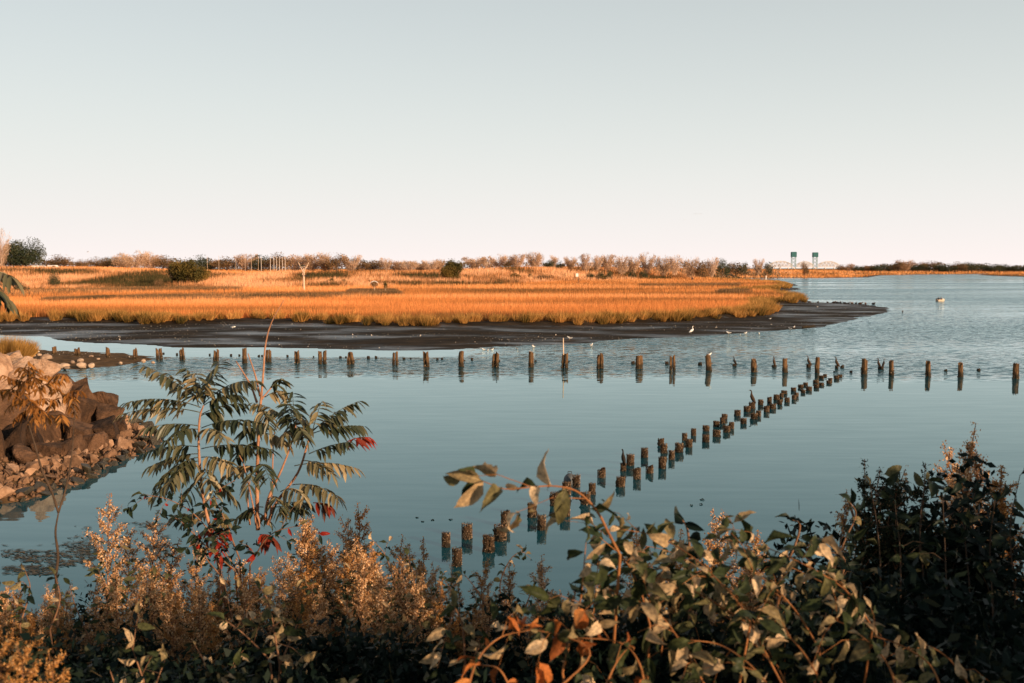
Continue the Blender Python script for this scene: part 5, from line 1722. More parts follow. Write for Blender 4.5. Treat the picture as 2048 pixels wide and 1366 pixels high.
SPIRES = [(205, 986, 7.6, 'slender curling weed spire rising alone over the water at left'), (243, 1052, 8.2, 'pale weed spire left of the tall rusty one'), (290, 1018, 8.0, 'tall rusty weed spire left of the sumac'), (331, 1062, 8.2, 'short rusty weed spire just right of the tall one'), (382, 1060, 8.4, 'thin weed spire below the red leaves'),
      (583, 1016, 8.5, 'straight weed spire right of the sumac stems'), (611, 1025, 8.5, 'leaning twin weed spire right of the sumac stems'), (640, 1032, 8.7, 'rust-brown weed spire in the middle of the right-hand cluster'), (656, 1047, 8.7, 'curved weed spire beside the rust-brown one'), (706, 1002, 8.8, 'highest pale weed spire in the centre-left thicket'), (726, 1028, 8.8, 'short pale spire beside the highest one'),
      (680, 1072, 8.4, 'bent weed spire left of the highest pale one'), (846, 1068, 8.6, 'hooked weed spire at the right end of the thicket'), (790, 1062, 8.7, 'drooping weed spire in the thicket near its right end'), (950, 1106, 8.0, 'thin weed spire before the nearest piles'), (1090, 1098, 7.6, 'hooked weed spire left of the broad-leaved bush'), (905, 1120, 8.0, 'low bushy weed spire in front of the nearest piles'),
      (1010, 1120, 7.8, 'arching weed spire right of the nearest piles'), (1446, 1022, 8.4, 'tall pale weed spire behind the broad-leaved bush'), (1480, 1066, 8.4, 'pale weed spire next right of the tall one behind the bush'), (1520, 1048, 8.6, 'pale weed spire near the dark bush at right'), (1410, 1066, 8.2, 'thin weed spire left of the tall pale one'), (1362, 1052, 8.0, 'weed spire peeping over the top of the broad-leaved bush'), (1274, 1040, 8.0, 'hooked weed tip over the left top of the broad-leaved bush'),
      (1922, 836, 6.4, 'tallest sunlit weed spire above the dark bush at right'), (1944, 872, 6.5, 'sunlit weed spire just right of the tallest one'), (1957, 880, 6.6, 'short sunlit weed spire, second right of the tallest'), (1982, 896, 6.4, 'sunlit twin spire right of the tallest one'), (2006, 924, 6.2, 'low sunlit spire near the right edge'), (2022, 922, 6.2, 'lowest sunlit spire at the right edge'),
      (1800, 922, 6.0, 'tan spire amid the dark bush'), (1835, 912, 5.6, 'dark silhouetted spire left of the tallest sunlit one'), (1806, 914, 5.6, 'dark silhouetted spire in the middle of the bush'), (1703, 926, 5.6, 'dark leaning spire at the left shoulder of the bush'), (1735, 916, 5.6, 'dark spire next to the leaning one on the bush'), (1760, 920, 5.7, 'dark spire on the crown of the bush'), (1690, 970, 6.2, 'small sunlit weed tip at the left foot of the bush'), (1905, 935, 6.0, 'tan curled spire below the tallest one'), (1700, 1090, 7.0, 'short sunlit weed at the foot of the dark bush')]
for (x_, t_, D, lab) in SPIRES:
    weed(x_, t_, D, lab, 'weed spires that stand out', 'green' if lab.startswith('dark') else None)  # spires seen in shade take the shade-coloured heads
PROF_X = [-150, 0, 60, 110, 200, 290, 350, 420, 500, 560, 640, 720, 800, 850, 900, 960, 1010, 1080, 1150, 1300, 1450, 1550, 1640, 1700, 1800, 1950, 2100]
PROF_Y = [1150, 1150, 1150, 1140, 1110, 1095, 1120, 1130, 1080, 1085, 1085, 1060, 1080, 1105, 1150, 1150, 1160, 1180, 1150, 1115, 1100, 1095, 1115, 1040, 985, 965, 965]
THICK = []
for i in range(290):
    x_ = rng.uniform(-120, 1130) if i < 222 else rng.uniform(1130, 1700)
    t_ = np.interp(x_, PROF_X, PROF_Y) + rng.uniform(5, 120) * (1 if i < 222 else .6)
    D = rng.uniform(5.6, 9.6)
    lab = 'rust-tan weed stalk within the tangled thicket on the bank' if i < 222 else 'weed stalk in the thicket behind the broad-leaved bush'
    w_ = weed(x_, t_, D, lab, 'weeds of the thicket' if i < 222 else 'weeds behind the bush')
    if w_:
        THICK.append((i < 222, x_, w_))
for k_ in (True, False):
    for i, q in enumerate(sorted([q for q in THICK if q[0] == k_], key=lambda q: q[1])):
        q[2]['label'] = '%s, %s from the left' % (q[2]['label'], nth(i + 1))
for (x_, t_, D, lab) in ((40, 1272, 2.9, 'blurred tan weed close to the lens in the bottom left corner'), (88, 1290, 3.1, 'second blurred weed close by, right of the corner one'), (-10, 1262, 3.0, 'blurred weed cut off by the left edge at the bottom')):
    weed(x_, t_, D, lab, v=2)

# low leafy ground cover under everything
n = 90000
gx = np.column_stack([rng.uniform(-9.5, 9.5, n), rng.uniform(3.4, 16, n)])
gx = gx[np.abs(gx[:, 0]) < gx[:, 1] * .62 + .6]
n = len(gx)
hz = rng.random(n) ** .8 * (.25 + .5 * fbm(gx, .8, 12))
C = np.column_stack([gx, bank_z(gx) + hz])
C = C[C[:, 2] > .02]
n = len(C)
s = rng.uniform(.03, .075, (n, 1))
V, Fc, rr = leaf_cloud(C, unit(rng.normal(0, 1, (n, 3)) + [0, 0, -.1]) * s, unit(rng.normal(0, 1, (n, 3))) * s * .28, np.clip(rng.random(n) ** 1.6, 0, 1))
m_cover = foliage_mat('ground_cover', [(0, (.007, .015, .011)), (.6, (.018, .026, .015)), (.9, (.05, .045, .022)), (1, (.2, .14, .075))], trans=.2, rough=.6)  # leaf colour lowered to stand in for deep shade on the bank
tag(link('ground_cover', mesh_np('ground_cover', V, Fc, [m_cover], False, {'rnd': rr})), 'shade-dark low leaves covering the foreground bank', 'ground cover', kind='stuff')

# --- sumac in the left middle
m_sumac = foliage_mat('sumac_leaf', [(0, (.022, .032, .016)), (.35, (.06, .065, .03)), (.65, (.17, .14, .07)), (1, (.38, .28, .15))], trans=.28, rough=.42, spec=.5)
m_sumacor = foliage_mat('orange_sumac_leaf', [(0, (.13, .05, .013)), (.5, (.3, .12, .028)), (1, (.46, .21, .06))], trans=.35, rough=.55)


def compound_leaf(root, a, tip, arch, mat, r, pairs=9, ll=.115, droop=.7, name='leaf', base_bare=.18):
    """feather leaf: midrib from a to tip with paired pointed leaflets"""
    a, tip = np.asarray(a), np.asarray(tip)
    L = np.linalg.norm(tip - a)
    mid = (a + tip) / 2 + np.array([0, 0, arch * L])
    ts = np.linspace(0, 1, 14)
    C = np.array([(1 - t) ** 2 * a + 2 * t * (1 - t) * mid + t * t * tip for t in ts])
    loc = np.array(root.location)
    mb = MB()
    mb.tube(C - loc, np.linspace(.0045, .0012, 14), 5, .4)
    def leaflet(p, d, s, rv):
        d = unit(d)
        sd = unit(np.cross(d, [0, 0, 1]) + r.normal(0, .35, 3))
        up = np.cross(sd, d)
        st = [(0, .12), (.22, .8), (.5, 1.0), (.78, .6), (1, .03)]
        V = []
        for f, w in st:
            q = p + d * s * f - np.array([0, 0, .22 * s * f * f]) + up * .03 * s
            hw = s * .15 * w
            V += [q - sd * hw + up * hw * .55, q, q + sd * hw + up * hw * .55]
        mb.add(V - loc, [(i * 3 + j, i * 3 + j + 1, i * 3 + j + 4, i * 3 + j + 3) for i in range(4) for j in range(2)], rv)
    base_r = r.uniform(.1, .9)
    for i in range(pairs):
        t = base_bare + (1 - base_bare) * (i + .3) / pairs
        p = (1 - t) ** 2 * a + 2 * t * (1 - t) * mid + t * t * tip
        d = unit(2 * (1 - t) * (mid - a) + 2 * t * (tip - mid))
        side = unit(np.cross(d, [0, 0, 1.0]))
        s = ll * (.75 + .5 * math.sin(math.pi * min(1, .15 + t * .8))) * r.uniform(.85, 1.1)
        for sg in (-1, 1):
            dd = d * .55 + side * sg * .8 + np.array([0, 0, -droop * r.uniform(.5, 1.3)]) + r.normal(0, .12, 3)
            leaflet(p, dd, s, np.clip(base_r + r.normal(0, .18), 0, 1))
    leaflet(tip, C[-1] - C[-2] + np.array([0, 0, -.02]), ll * .9, base_r)
    return link(name, mb.mesh(name, mat, True), root)


def sumac(label, base_px, stems, leaves, D, mat_of, name='sumac', ll=.112, droop=.7, seed=5):
    r = np.random.default_rng(seed)
    b = PD(base_px[0], base_px[1], D)
    root = thing(name, label, 'shrub', (b[0], b[1], bz_at(b[0], b[1])))
    loc = np.array(root.location)
    for st, r0, dd in stems:
        p = spline([PD(x_, y_, D + dd * f) for (x_, y_), f in zip(st, np.linspace(0, 1, len(st)))])
        foot = np.array([b[0] + (p[0][0] - b[0]) * .4, b[1], bz_at(b[0], b[1]) - .05])
        if p[0][2] > foot[2] + .1 and st[0][1] > base_px[1] - 60:
            p = np.vstack([foot, (foot * .5 + p[0] * .5), p])
        mb = MB()
        rad = np.linspace(r0, r0 * (.16 if len(st) > 7 else .4), len(p)) * (1 + r.normal(0, .06, len(p)))
        mb.tube(p - loc, rad, 8)
        link('stem', mb.mesh('stem', m_stemshade if name == 'sapling' else m_stempk, True), root)
    for lf in leaves:
        (ax, ay), (tx, ty), arch = lf[:3]
        kind = lf[3] if len(lf) > 3 else 0
        d0 = lf[4] if len(lf) > 4 else r.uniform(-.3, .25)
        a = PD(ax, ay, D)
        L = math.hypot(tx - ax, ty - ay)
        compound_leaf(root, a, PD(tx, ty, D + d0), arch, mat_of[kind], r, int(np.clip(L / 8.5, 6, 14)), ll, droop)
    return root


Z = lambda x, y: (200 + x / 2.907, 660 + y / 2.907)
ST = [([(516, 1060), (514, 980), (516, 900), (519, 830), (523, 790), (527, 740), (531, 690), (543, 645), (568, 600)], .017, -.1),
      ([(514, 805), (500, 768), (472, 722)], .010, .1), ([(520, 792), (511, 752), (496, 707)], .010, -.15), ([(524, 798), (536, 783), (548, 771)], .008, .1),
      ([(430, 1090), (408, 1004), (398, 908), (399, 839), (407, 811)], .015, -.2), ([(530, 1040), (537, 997), (565, 935), (585, 880), (592, 850)], .013, -.1), ([(535, 1050), (552, 1007), (596, 945), (616, 885), (626, 858)], .014, .15),
      ([(540, 1040), (544, 987), (547, 884), (554, 839)], .008, .2), ([(512, 1050), (506, 1011), (489, 935), (479, 911)], .008, -.2), ([(500, 1050), (496, 1000), (500, 960)], .008, .1)]
LFZ = [((590, 430), (250, 205), .12), ((590, 430), (395, 255), .06), ((600, 425), (505, 225), .12), ((605, 420), (560, 250), .1), ((605, 420), (700, 175), .05), ((605, 430), (640, 240), .12), ((600, 430), (915, 300), .24), ((600, 440), (820, 380), .2),
       ((585, 450), (150, 425), .16), ((585, 480), (130, 490), .14), ((590, 490), (855, 430), .16), ((585, 500), (690, 480), .2), ((585, 560), (270, 570), .12), ((580, 580), (375, 655), .22, 0, -.35), ((590, 570), (975, 555), .16), ((590, 590), (730, 640), .2, 0, -.4),
       ((580, 680), (255, 715), .13), ((590, 690), (1005, 700), .12), ((580, 720), (285, 800), .14), ((580, 740), (335, 915), .25, 0, -.35), ((580, 760), (400, 900), .2, 0, -.4), ((590, 740), (780, 800), .15), ((580, 790), (320, 985), .2), ((600, 800), (660, 960), .2, 0, -.4), ((590, 860), (790, 990), .25), ((590, 870), (480, 1000), .2, 0, -.3),
       ((930, 650), (780, 760), .25), ((920, 800), (720, 850), .22), ((915, 830), (860, 925), .3, 0, -.4), ((930, 600), (1090, 660), .2), ((925, 780), (990, 880), .2, 0, -.35), ((930, 580), (830, 600), .2), ((960, 390), (1075, 360), .25), ((1000, 330), (1060, 280), .1), ((930, 470), (985, 560), .25, 0, -.3),
       ((1130, 560), (890, 425), .2), ((1130, 550), (1120, 360), .06), ((1130, 550), (1090, 430), .1), ((1130, 560), (1200, 640), .2, 0, -.3), ((1130, 590), (1070, 620), .2), ((1235, 590), (1505, 415), .13), ((1235, 590), (1290, 415), .1), ((1240, 580), (1395, 500), .15), ((1240, 600), (1535, 560), .12), ((1225, 590), (1160, 500), .12),
       ((1215, 720), (1450, 650), .08), ((1440, 648), (1565, 625), .1, 1), ((1200, 690), (1090, 520), .1), ((1130, 790), (1490, 805), .14), ((1180, 760), (1350, 840), .2), ((1120, 900), (1395, 985), .2), ((1050, 940), (1200, 975), .25), ((1030, 1010), (1210, 1005), .06), ((1240, 1005), (1335, 1015), .06, 1), ((1020, 1030), (1200, 1050), .1), ((1000, 970), (1060, 1080), .3, 0, -.3), ((950, 1030), (800, 1090), .25),
       ((700, 1060), (520, 1090), .2), ((720, 1060), (700, 1140), .3), ((850, 1060), (980, 1110), .2), ((640, 1150), (580, 1290), .3, 0, -.3), ((650, 1160), (700, 1310), .3, 1, -.4), ((560, 1110), (430, 1080), .2), ((930, 1190), (1010, 1230), .2, 1)]
LF = [(Z(*l[0]), Z(*l[1])) + tuple(l[2:]) for l in LFZ]
sumac('branching sumac with feathery drooping leaves and orange stems at left centre', (515, 1120), ST, LF, 8.0, {0: m_sumac, 1: foliage_mat('red_sumac_leaf', [(0, (.1, .04, .02)), (.4, (.2, .03, .016)), (1, (.36, .035, .018))], trans=.4, rough=.5)}, seed=6)

# the forked sapling with wilted orange leaves at far left
ST = [([(112, 1150), (116, 1110), (111, 1065), (117, 1025)], .011, 0), ([(117, 1025), (104, 985), (84, 940), (70, 890), (56, 840), (59, 790), (55, 745)], .008, -.1), ([(117, 1025), (132, 975), (143, 915), (147, 860), (151, 820)], .007, .1), ([(149, 838), (120, 832), (85, 828)], .005, 0), ([(150, 824), (140, 808), (125, 796)], .005, 0)]
LF = [((58, 815), (3, 778), .2, 0), ((57, 800), (12, 822), .25, 0), ((57, 770), (25, 758), .15, 0), ((58, 820), (30, 838), .2, 0), ((56, 760), (58, 722), .05, 0), ((57, 775), (95, 750), .15, 0), ((57, 790), (122, 762), .2, 0), ((58, 810), (108, 800), .2, 0), ((58, 815), (88, 826), .25, 0),
      ((57, 765), (78, 738), .1, 0), ((57, 750), (38, 735), .1, 0), ((95, 770), (133, 752), .25, 0), ((125, 796), (166, 784), .3, 0), ((125, 796), (148, 800), .3, 0), ((120, 796), (98, 815), .2, 0), ((128, 796), (104, 780), .2, 0), ((85, 828), (66, 838), .2, 0), ((120, 832), (126, 848), .2, 0), ((100, 830), (92, 846), .2, 0), ((57, 785), (5, 750), .15, 0), ((57, 790), (-25, 790), .2, 0), ((140, 808), (150, 826), .2, 0),
      ((57, 800), (70, 850), .2, 0, -.4), ((57, 780), (48, 800), .3, 0, -.5), ((57, 780), (80, 790), .3, 0, -.5)]
sumac('forked sapling with wilted drooping orange leaves before the stone mound', (112, 1150), ST, LF, 6.0, {0: m_sumacor}, 'sapling', .052, .95, 8)
# a sumac mostly outside the left edge, two leaves reaching in
sumac('green feathery leaves reaching in from the left edge above the stones', (-110, 1150), [([(-110, 1150), (-112, 900), (-105, 700), (-90, 560)], .016, 0)], [((-90, 565), (26, 556), .25), ((-90, 570), (22, 604), .35), ((-90, 565), (-180, 560), .2), ((-95, 560), (-100, 470), .1), ((-100, 640), (-190, 660), .2)], 5.2, {0: m_sumac}, seed=9)

# --- dark-leaved vine with red leaves below the sumac
leafy_shrub('vine', 'dark round-leaved climber with a few red leaves below the sumac', 'vine', [[(480, 1150, 7.8), (440, 1090, 7.7), (390, 1030, 7.6), (340, 1000, 7.6), (285, 988, 7.6)], [(470, 1140, 7.7), (420, 1100, 7.6), (370, 1050, 7.5), (350, 1035, 7.5)], [(480, 1120, 7.7), (450, 1040, 7.6), (430, 990, 7.6), (470, 960, 7.6)], [(500, 1130, 7.7), (540, 1070, 7.6), (600, 1050, 7.6)], [(440, 1150, 7.6), (410, 1110, 7.5), (430, 1080, 7.5)]],
            ['dark', 'dark', 'dark', 'dark', 'dark', 'green', 'green', 'dark', 'red'], .05, (.06, .10), .005, seed=21, max_leaves=290, twigs=.8)

# --- broad-leaved bush close to the lens
S = [[(1575, 1390, 2.9), (1520, 1285, 3.0), (1480, 1210, 3.1), (1430, 1155, 3.2), (1380, 1110, 3.3), (1310, 1072, 3.4), (1240, 1058, 3.4)],
     [(1745, 1255, 3.3), (1700, 1190, 3.3), (1655, 1155, 3.35), (1600, 1125, 3.4), (1530, 1095, 3.45), (1440, 1078, 3.5)],
     [(1125, 1345, 3.0), (1145, 1260, 3.05), (1162, 1195, 3.1), (1168, 1130, 3.15), (1172, 1085, 3.2)],
     [(1420, 1390, 2.9), (1370, 1300, 3.0), (1320, 1230, 3.1), (1250, 1190, 3.2), (1190, 1170, 3.2)],
     [(1300, 1250, 3.2), (1280, 1180, 3.25), (1250, 1120, 3.3), (1200, 1075, 3.3)],
     [(1640, 1300, 3.2), (1590, 1220, 3.3), (1530, 1160, 3.35), (1470, 1130, 3.4), (1400, 1120, 3.4)],
     [(1500, 1250, 3.1), (1420, 1200, 3.2), (1350, 1165, 3.25), (1280, 1150, 3.25)]]
leafy_shrub('broadleaf_bush', 'broad-leaved bush with curled tan and green leaves near the lens, right of centre', 'bush', S, ['pale', 'pale', 'pale', 'pale', 'green', 'green'], .035, (.055, .115), .0027, m_stemor, .85, 31)
leafy_shrub('broadleaf_bush', 'green-leaved bush tangled behind the broad-leaved one right of centre', 'bush', [[(a + 25, b + 30, c + .55) for a, b, c in q] for q in S], ['green', 'pale', 'dark', 'pale'], .035, (.055, .115), .0027, m_stemor, .85, 34)
S = [[(1800, 1400, 3.0), (1770, 1320, 3.1), (1700, 1255, 3.2), (1640, 1230, 3.3)], [(1890, 1400, 3.0), (1860, 1330, 3.1), (1800, 1290, 3.2), (1740, 1270, 3.2)], [(1660, 1400, 2.9), (1610, 1310, 3.0), (1560, 1260, 3.1), (1500, 1240, 3.2)], [(1560, 1400, 2.8), (1500, 1330, 2.9), (1440, 1290, 3.0), (1380, 1280, 3.0)],
     [(1960, 1400, 3.2), (1900, 1320, 3.3), (1850, 1290, 3.3), (1820, 1300, 3.3)]]
leafy_shrub('broadleaf_bush', 'lower broad-leaved bush along the bottom edge right of centre', 'bush', S, ['pale', 'pale', 'green', 'pale', 'green'], .04, (.05, .1), .0028, m_stemor, .8, 32, max_leaves=295)
S = [[(1090, 1400, 2.8), (1180, 1310, 2.85), (1120, 1270, 2.9), (1020, 1256, 2.95)], [(1290, 1400, 2.8), (1280, 1330, 2.85), (1240, 1285, 2.9), (1150, 1275, 2.9)], [(930, 1400, 2.8), (955, 1320, 2.85), (1000, 1275, 2.9), (1060, 1260, 2.9)], [(1200, 1400, 2.75), (1230, 1330, 2.8), (1260, 1290, 2.85)], [(1030, 1400, 2.8), (1000, 1340, 2.8), (960, 1330, 2.85)]]
leafy_shrub('rust_leaved_bush', 'bush with hanging rust-orange leaves at the bottom centre', 'bush', S, ['rust', 'rust', 'pale', 'green'], .06, (.055, .1), .0028, m_stemor, .6, 33, droop=1.1, max_leaves=190)
# arching sprig reaching over the water
leafy_shrub('arching_sprig', 'arching sprig with long pale leaves reaching over the near piles', 'branch', [[(1240, 1110, 3.2), (1215, 1062, 3.2), (1200, 1032, 3.2), (1178, 1003, 3.2), (1148, 980, 3.2), (1105, 972, 3.15), (1055, 975, 3.1), (1010, 978, 3.1), (965, 962, 3.1)]], ['pale', 'pale', 'green'], .06, (.055, .13), .0034, m_stemor, .3, 47, droop=.3, max_leaves=40, start=.25, toward=(-.6, -.1, .05))
# mid-distance leafy weeds at left and centre
MID = [('pale-leaved weed with long curved leaves left of centre at the bottom', [[(560, 1330, 4.6), (548, 1260, 4.6), (535, 1200, 4.6), (520, 1180, 4.6)], [(540, 1320, 4.6), (490, 1270, 4.6), (450, 1240, 4.6)], [(560, 1330, 4.6), (590, 1260, 4.7), (600, 1230, 4.7)]], 51, 60, (.06, .1)),
       ('tan-leaved weed before the thicket, left of the rust bush', [[(720, 1330, 5.6), (700, 1250, 5.6), (690, 1200, 5.6)], [(730, 1330, 5.6), (760, 1260, 5.6), (770, 1225, 5.6)]], 52, 50, (.05, .08)),
       ('leafy olive shrub at the right end of the centre-left thicket', [[(800, 1250, 7.2), (790, 1170, 7.2), (770, 1110, 7.3), (745, 1080, 7.3)], [(820, 1250, 7.2), (830, 1170, 7.2), (815, 1110, 7.2)], [(780, 1250, 7.1), (730, 1180, 7.1), (700, 1140, 7.1)], [(830, 1250, 7.1), (870, 1190, 7.1), (880, 1150, 7.2)]], 53, 190, (.05, .085)),
       ('green leaf tuft with a pale upright leaf at the bottom left', [[(300, 1400, 4.0), (280, 1340, 4.0), (262, 1290, 4.0)], [(240, 1400, 4.0), (220, 1340, 4.0)], [(300, 1400, 4.0), (330, 1320, 4.1)]], 54, 40, (.05, .085)),
       ('small shaded leafy weed at the bottom between the left plants', [[(420, 1400, 4.4), (410, 1330, 4.4), (390, 1290, 4.4)], [(430, 1400, 4.4), (470, 1330, 4.4)]], 55, 36, (.05, .08)),
       ('leafy shrub of thin stalks right of the nearest piles', [[(1010, 1230, 6.2), (1000, 1170, 6.3), (1020, 1120, 6.3), (1045, 1100, 6.3)], [(980, 1240, 6.2), (960, 1190, 6.2), (930, 1150, 6.3)], [(1040, 1240, 6.2), (1060, 1190, 6.2), (1070, 1160, 6.2)], [(900, 1240, 6.2), (905, 1190, 6.2), (890, 1160, 6.2)]], 56, 150, (.045, .075)),
       ('pale-leaved weed left of the rust bush at the bottom', [[(930, 1320, 4.0), (925, 1250, 4.0), (910, 1215, 4.0)], [(950, 1310, 4.0), (985, 1240, 4.0)]], 57, 34, (.06, .1)),
       ('dark leafy weed at the far left below the sapling', [[(40, 1250, 5.5), (60, 1180, 5.5), (50, 1140, 5.5)], [(100, 1260, 5.5), (120, 1200, 5.5), (110, 1150, 5.5)], [(-20, 1250, 5.5), (0, 1170, 5.5)]], 58, 90, (.05, .08)),
       ('green leafy weed low in the centre of the thicket', [[(640, 1290, 6.4), (630, 1210, 6.4), (610, 1160, 6.4)], [(660, 1290, 6.4), (690, 1220, 6.4)], [(560, 1290, 6.2), (540, 1220, 6.3), (520, 1170, 6.3)], [(480, 1290, 6.2), (460, 1220, 6.3), (450, 1170, 6.3)]], 59, 150, (.05, .08)),
       ('leafy weed in the left part of the thicket', [[(240, 1290, 6.4), (230, 1210, 6.4), (200, 1150, 6.5)], [(300, 1290, 6.4), (310, 1210, 6.4), (330, 1160, 6.5)], [(180, 1280, 6.2), (150, 1210, 6.3), (140, 1170, 6.3)]], 60, 120, (.05, .08))]
for (lab, S, sd, mxl, sz) in MID:
    leafy_shrub('leafy_weed', lab, 'weed', S, ['pale', 'green', 'green', 'dark'] if sd in (53, 56, 58, 59, 60) else ['pale', 'pale', 'green'], .045, sz, .004, m_stembr, .4, sd, max_leaves=mxl, group='leafy weeds on the bank')

# --- dark bush at the right edge, and unseen taller bushes added beyond the frame to shade it
S = [[(1700, 1330, 5.2), (1690, 1200, 5.2), (1680, 1090, 5.3), (1700, 1010, 5.3)], [(1740, 1340, 5.2), (1760, 1180, 5.2), (1755, 1060, 5.3), (1740, 970, 5.4)], [(1850, 1350, 5.0), (1850, 1200, 5.1), (1840, 1060, 5.2), (1850, 960, 5.3)], [(1930, 1350, 5.0), (1940, 1200, 5.1), (1930, 1060, 5.2), (1950, 985, 5.2)], [(2020, 1350, 5.0), (2030, 1200, 5.0), (2020, 1060, 5.1), (2040, 950, 5.1)],
     [(1790, 1350, 5.0), (1800, 1220, 5.0), (1800, 1100, 5.1), (1790, 1010, 5.2)], [(1990, 1350, 4.8), (1985, 1200, 4.9), (1980, 1090, 5.0), (1990, 1000, 5.0)], [(1900, 1350, 4.8), (1895, 1230, 4.9), (1890, 1100, 5.0), (1885, 990, 5.0)]]
leafy_shrub('dark_bush', 'dense dark bush in shade at the right edge with leaf sprays on its left', 'bush', S, ['dark', 'dark', 'dark', 'green'], .075, (.07, .115), .0045, m_stemshade, .7, 71, max_leaves=295)
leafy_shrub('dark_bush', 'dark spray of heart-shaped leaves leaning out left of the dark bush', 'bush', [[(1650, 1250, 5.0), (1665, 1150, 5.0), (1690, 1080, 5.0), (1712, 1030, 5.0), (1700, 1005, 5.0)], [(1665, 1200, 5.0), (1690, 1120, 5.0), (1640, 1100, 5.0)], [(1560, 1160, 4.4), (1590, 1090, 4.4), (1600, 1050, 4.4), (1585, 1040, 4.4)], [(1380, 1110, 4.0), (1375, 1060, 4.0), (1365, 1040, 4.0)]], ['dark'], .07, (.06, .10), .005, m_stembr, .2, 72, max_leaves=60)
for (pp, sd, lab) in (([(1752, 1170), (1735, 1120), (1715, 1060), (1700, 1010), (1692, 990)], 1, 'left one of two bare sunlit stalks before the dark bush'), ([(1745, 1160), (1752, 1110), (1758, 1050), (1762, 1000)], 2, 'right one of two bare sunlit stalks before the dark bush')):
    q = np.array([PD(a, b, 6.3) for a, b in pp])
    t = thing('bare_stalk', lab, 'stalk', (q[0][0], q[0][1], bz_at(q[0][0], q[0][1])))
    lc = np.array(t.location)
    mb = MB(); mb.tube(np.vstack([lc + [0, 0, -.05], q]) - lc, np.linspace(.012, .007, len(q) + 1), 7); link('stem', mb.mesh('stem', m_stempk, True), t)
    mb = MB(); mb.tube(np.array([q[2], q[2] + [.08 * (3 - 2 * sd), 0, .05]]) - lc, [.005, .003], 5); link('twig', mb.mesh('twig', m_stempk, True), t)


def bush_mass(name, label, c, rad, n, mat, size, seed, n_stem=26):
    """rounded bush: several stems from the base, leaves through the crown in uneven lobes"""
    r = np.random.default_rng(seed)
    zb = bz_at(c[0], c[1])
    t = thing(name, label, 'bush', (c[0], c[1], zb))
    rad = np.array(rad)
    lob = r.normal(0, 1, (26, 3)); lob = unit(lob) * r.uniform(.3, .85, (26, 1)); lob[:, 2] = np.abs(lob[:, 2]) * .9 + .1
    for i in range(n_stem):
        e = lob[i] * rad * [1, 1, 1]
        mb = MB(); mb.tube([(r.normal(0, .1), r.normal(0, .1), -.05), e * [.35, .35, .5], e * [.8, .8, .9]], [.014, .008, .003], 5); link('stem', mb.mesh('stem', m_stemshade), t)
    k = r.integers(0, 26, n)
    C = lob[k] * rad + unit(r.normal(0, 1, (n, 3))) * (r.random((n, 1)) ** .6) * .3 * rad
    C = C[C[:, 2] > .02]
    n = len(C)
    s = r.uniform(size[0], size[1], (n, 1))
    V, Fc, rr = leaf_cloud(C, unit(r.normal(0, 1, (n, 3)) + [0, 0, -.4]) * s, unit(r.normal(0, 1, (n, 3))) * s * .27, r.random(n) ** 1.4)
    o = link('crown', mesh_np('crown', V, Fc, [mat], False, {'rnd': rr}), t)
    return t


m_shadeleaf = foliage_mat('shade_dark_leaf', [(0, (.004, .010, .008)), (.8, (.010, .018, .012)), (1, (.032, .034, .018))], trans=.18, rough=.5)  # near-black leaf colour standing in for deep shade
bush_mass('dark_bush', 'thick dark interior growth of the shaded bush at the right edge', (2.35, 5.6), (1.0, .75, 1.75), 17000, m_shadeleaf, (.04, .09), 81)
bush_mass('dark_bush', 'shaded lower growth under the dark bush toward the bottom right corner', (2.0, 4.4), (1.0, .7, 1.0), 6000, m_shadeleaf, (.04, .09), 82)
bush_mass('tall_shade_bush', 'unseen tall bush added beyond the right edge to shade the dark bush', (4.5, 4.0), (1.3, 1.3, 3.0), 32000, m_shadeleaf, (.05, .1), 83)  # added out of view for its shade on the dark bush
bush_mass('tall_shade_bush', 'second unseen tall bush added beyond the right edge for its shade', (4.2, 1.9), (1.3, 1.0, 1.5), 9000, m_shadeleaf, (.05, .1), 84)  # added out of view for its shade on the bank
for c, rad, lab, sd in (((2.75, 2.4), (.75, .6, 1.2), 'unseen waist-high bush added for shade just outside the right edge, nearest', 86), ((3.4, 3.2), (.8, .7, 1.4), 'unseen waist-high bush added for shade beyond the right edge, middle one', 87), ((2.9, 1.5), (.8, .6, 1.2), 'unseen waist-high bush added for shade beyond the right edge, closest to the camera line', 88), ((1.9, 1.3), (.45, .5, .7), 'small unseen bush added for shade right of the camera', 89)):
    bush_mass('low_shade_bush', lab, c, rad, 7000, m_shadeleaf, (.04, .08), sd)  # unseen bushes added to shade the lower foreground
LOW = [(px_, dy_, D_) for D_, dy_ in ((9.3, 55), (7.4, 85), (5.6, 1205), (4.3, 1245)) for px_ in range(-60, 1700, 150 if D_ > 7 else 170)]  # front rows cover the bottom with shade-dark leaves
LOW = sorted([(p_ + rng.uniform(-50, 50), d_ + rng.uniform(-10, 35), D_ + rng.uniform(-.4, .4)) for p_, d_, D_ in LOW])
k_ = 0
for (p_, d_, D_) in LOW:
    q = PD(p_, d_ if d_ > 900 else np.interp(p_, PROF_X, PROF_Y) + d_, D_)
    if D_ < 5 and p_ > 850:
        continue
    h_ = q[2] - bz_at(q[0], q[1])
    if h_ < .15:
        continue
    k_ += 1
    bush_mass('low_bush', 'low bush with shade-dark leaves under the weeds of the bank, %s from the left' % nth(k_), (q[0], q[1]), (.62 * D_ / 7, .5, h_ * .95), 2600 if D_ > 6.5 else 5200, m_shadeleaf, (.03, .075), 200 + k_, 12)['group'] = 'low bushes under the weeds'
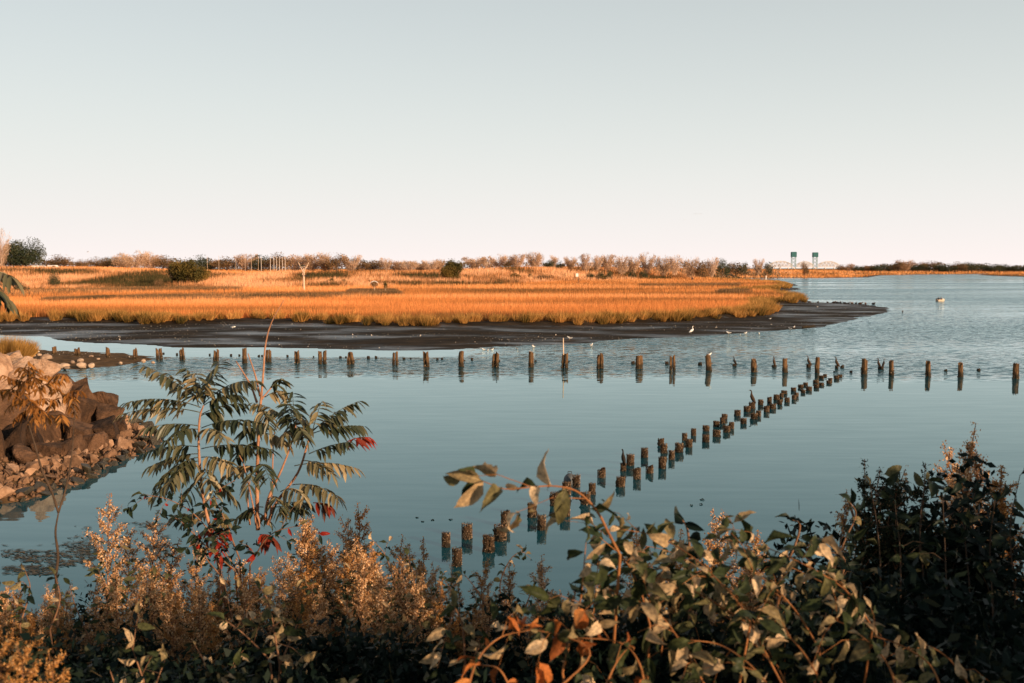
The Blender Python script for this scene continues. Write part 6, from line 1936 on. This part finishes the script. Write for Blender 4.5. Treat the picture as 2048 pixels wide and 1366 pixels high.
bush_mass('low_bush', 'dark growth added as shade inside the broad-leaved bush', (.75, 4.1), (.95, .45, .85), 9000, m_shadeleaf, (.04, .08), 301)  # these dark masses are added so gaps between leaves look shaded
bush_mass('low_bush', 'dark growth added as inner shade on the left side of the broad-leaved bush', (.45, 3.75), (.5, .25, .85), 5200, m_shadeleaf, (.03, .07), 303)
bush_mass('low_bush', 'dark growth added as inner shade in the middle of the broad-leaved bush', (1.0, 3.7), (.5, .25, .9), 5200, m_shadeleaf, (.03, .07), 304)
bush_mass('low_bush', 'dark growth added as inner shade on the right side of the broad-leaved bush', (1.6, 3.6), (.5, .3, .75), 5200, m_shadeleaf, (.03, .07), 305)
bush_mass('low_bush', 'dark growth added as shade behind the bottom right bush', (1.5, 3.9), (.7, .4, .55), 6000, m_shadeleaf, (.04, .08), 302)

# floating weed and reeds litter in the shallows at the left
n = 5200
sx = np.column_stack([rng.uniform(0, 330, n), rng.uniform(1045, 1150, n)])
keep = fbm(sx * [.012, .055], 1.0, 44) + rng.normal(0, .04, n) > .56
sx = sx[keep]
C = np.array([PZ(a, b, .008) for a, b in sx])
n = len(C)
a = rng.normal(0, .5, n)
s = rng.uniform(.06, .2, (n, 1))
V, Fc, rr = leaf_cloud(C, np.column_stack([np.cos(a), np.sin(a), np.full(n, .04)]) * s, np.column_stack([-np.sin(a), np.cos(a), np.zeros(n)]) * s * .12, rng.random(n))
m_wrack = foliage_mat('wrack', [(0, (.012, .014, .01)), (.7, (.045, .035, .018)), (1, (.16, .1, .045))], trans=0, rough=.5)
tag(link('seaweed', mesh_np('seaweed', V, Fc, [m_wrack], False, {'rnd': rr})), 'dark floating weed in the shallows at the lower left', 'seaweed', kind='stuff')
# a few drifting leaves on the smooth water
for i, (x_, y_) in enumerate([(862, 1039), (846, 1044), (1410, 1000), (1424, 1034), (1398, 1008), (1380, 1012), (905, 1040), (835, 1036)]):
    p = PZ(x_, y_, .006)
    o = link('drifting_leaf', LV['dark'][i % 6], None, tuple(p), (0, 0, rng.uniform(0, 6)), .16)
    tag(o, 'dark drifting leaf on the smooth water, %s of the scattered few' % nth(i + 1), 'leaf', 'drifting leaves')
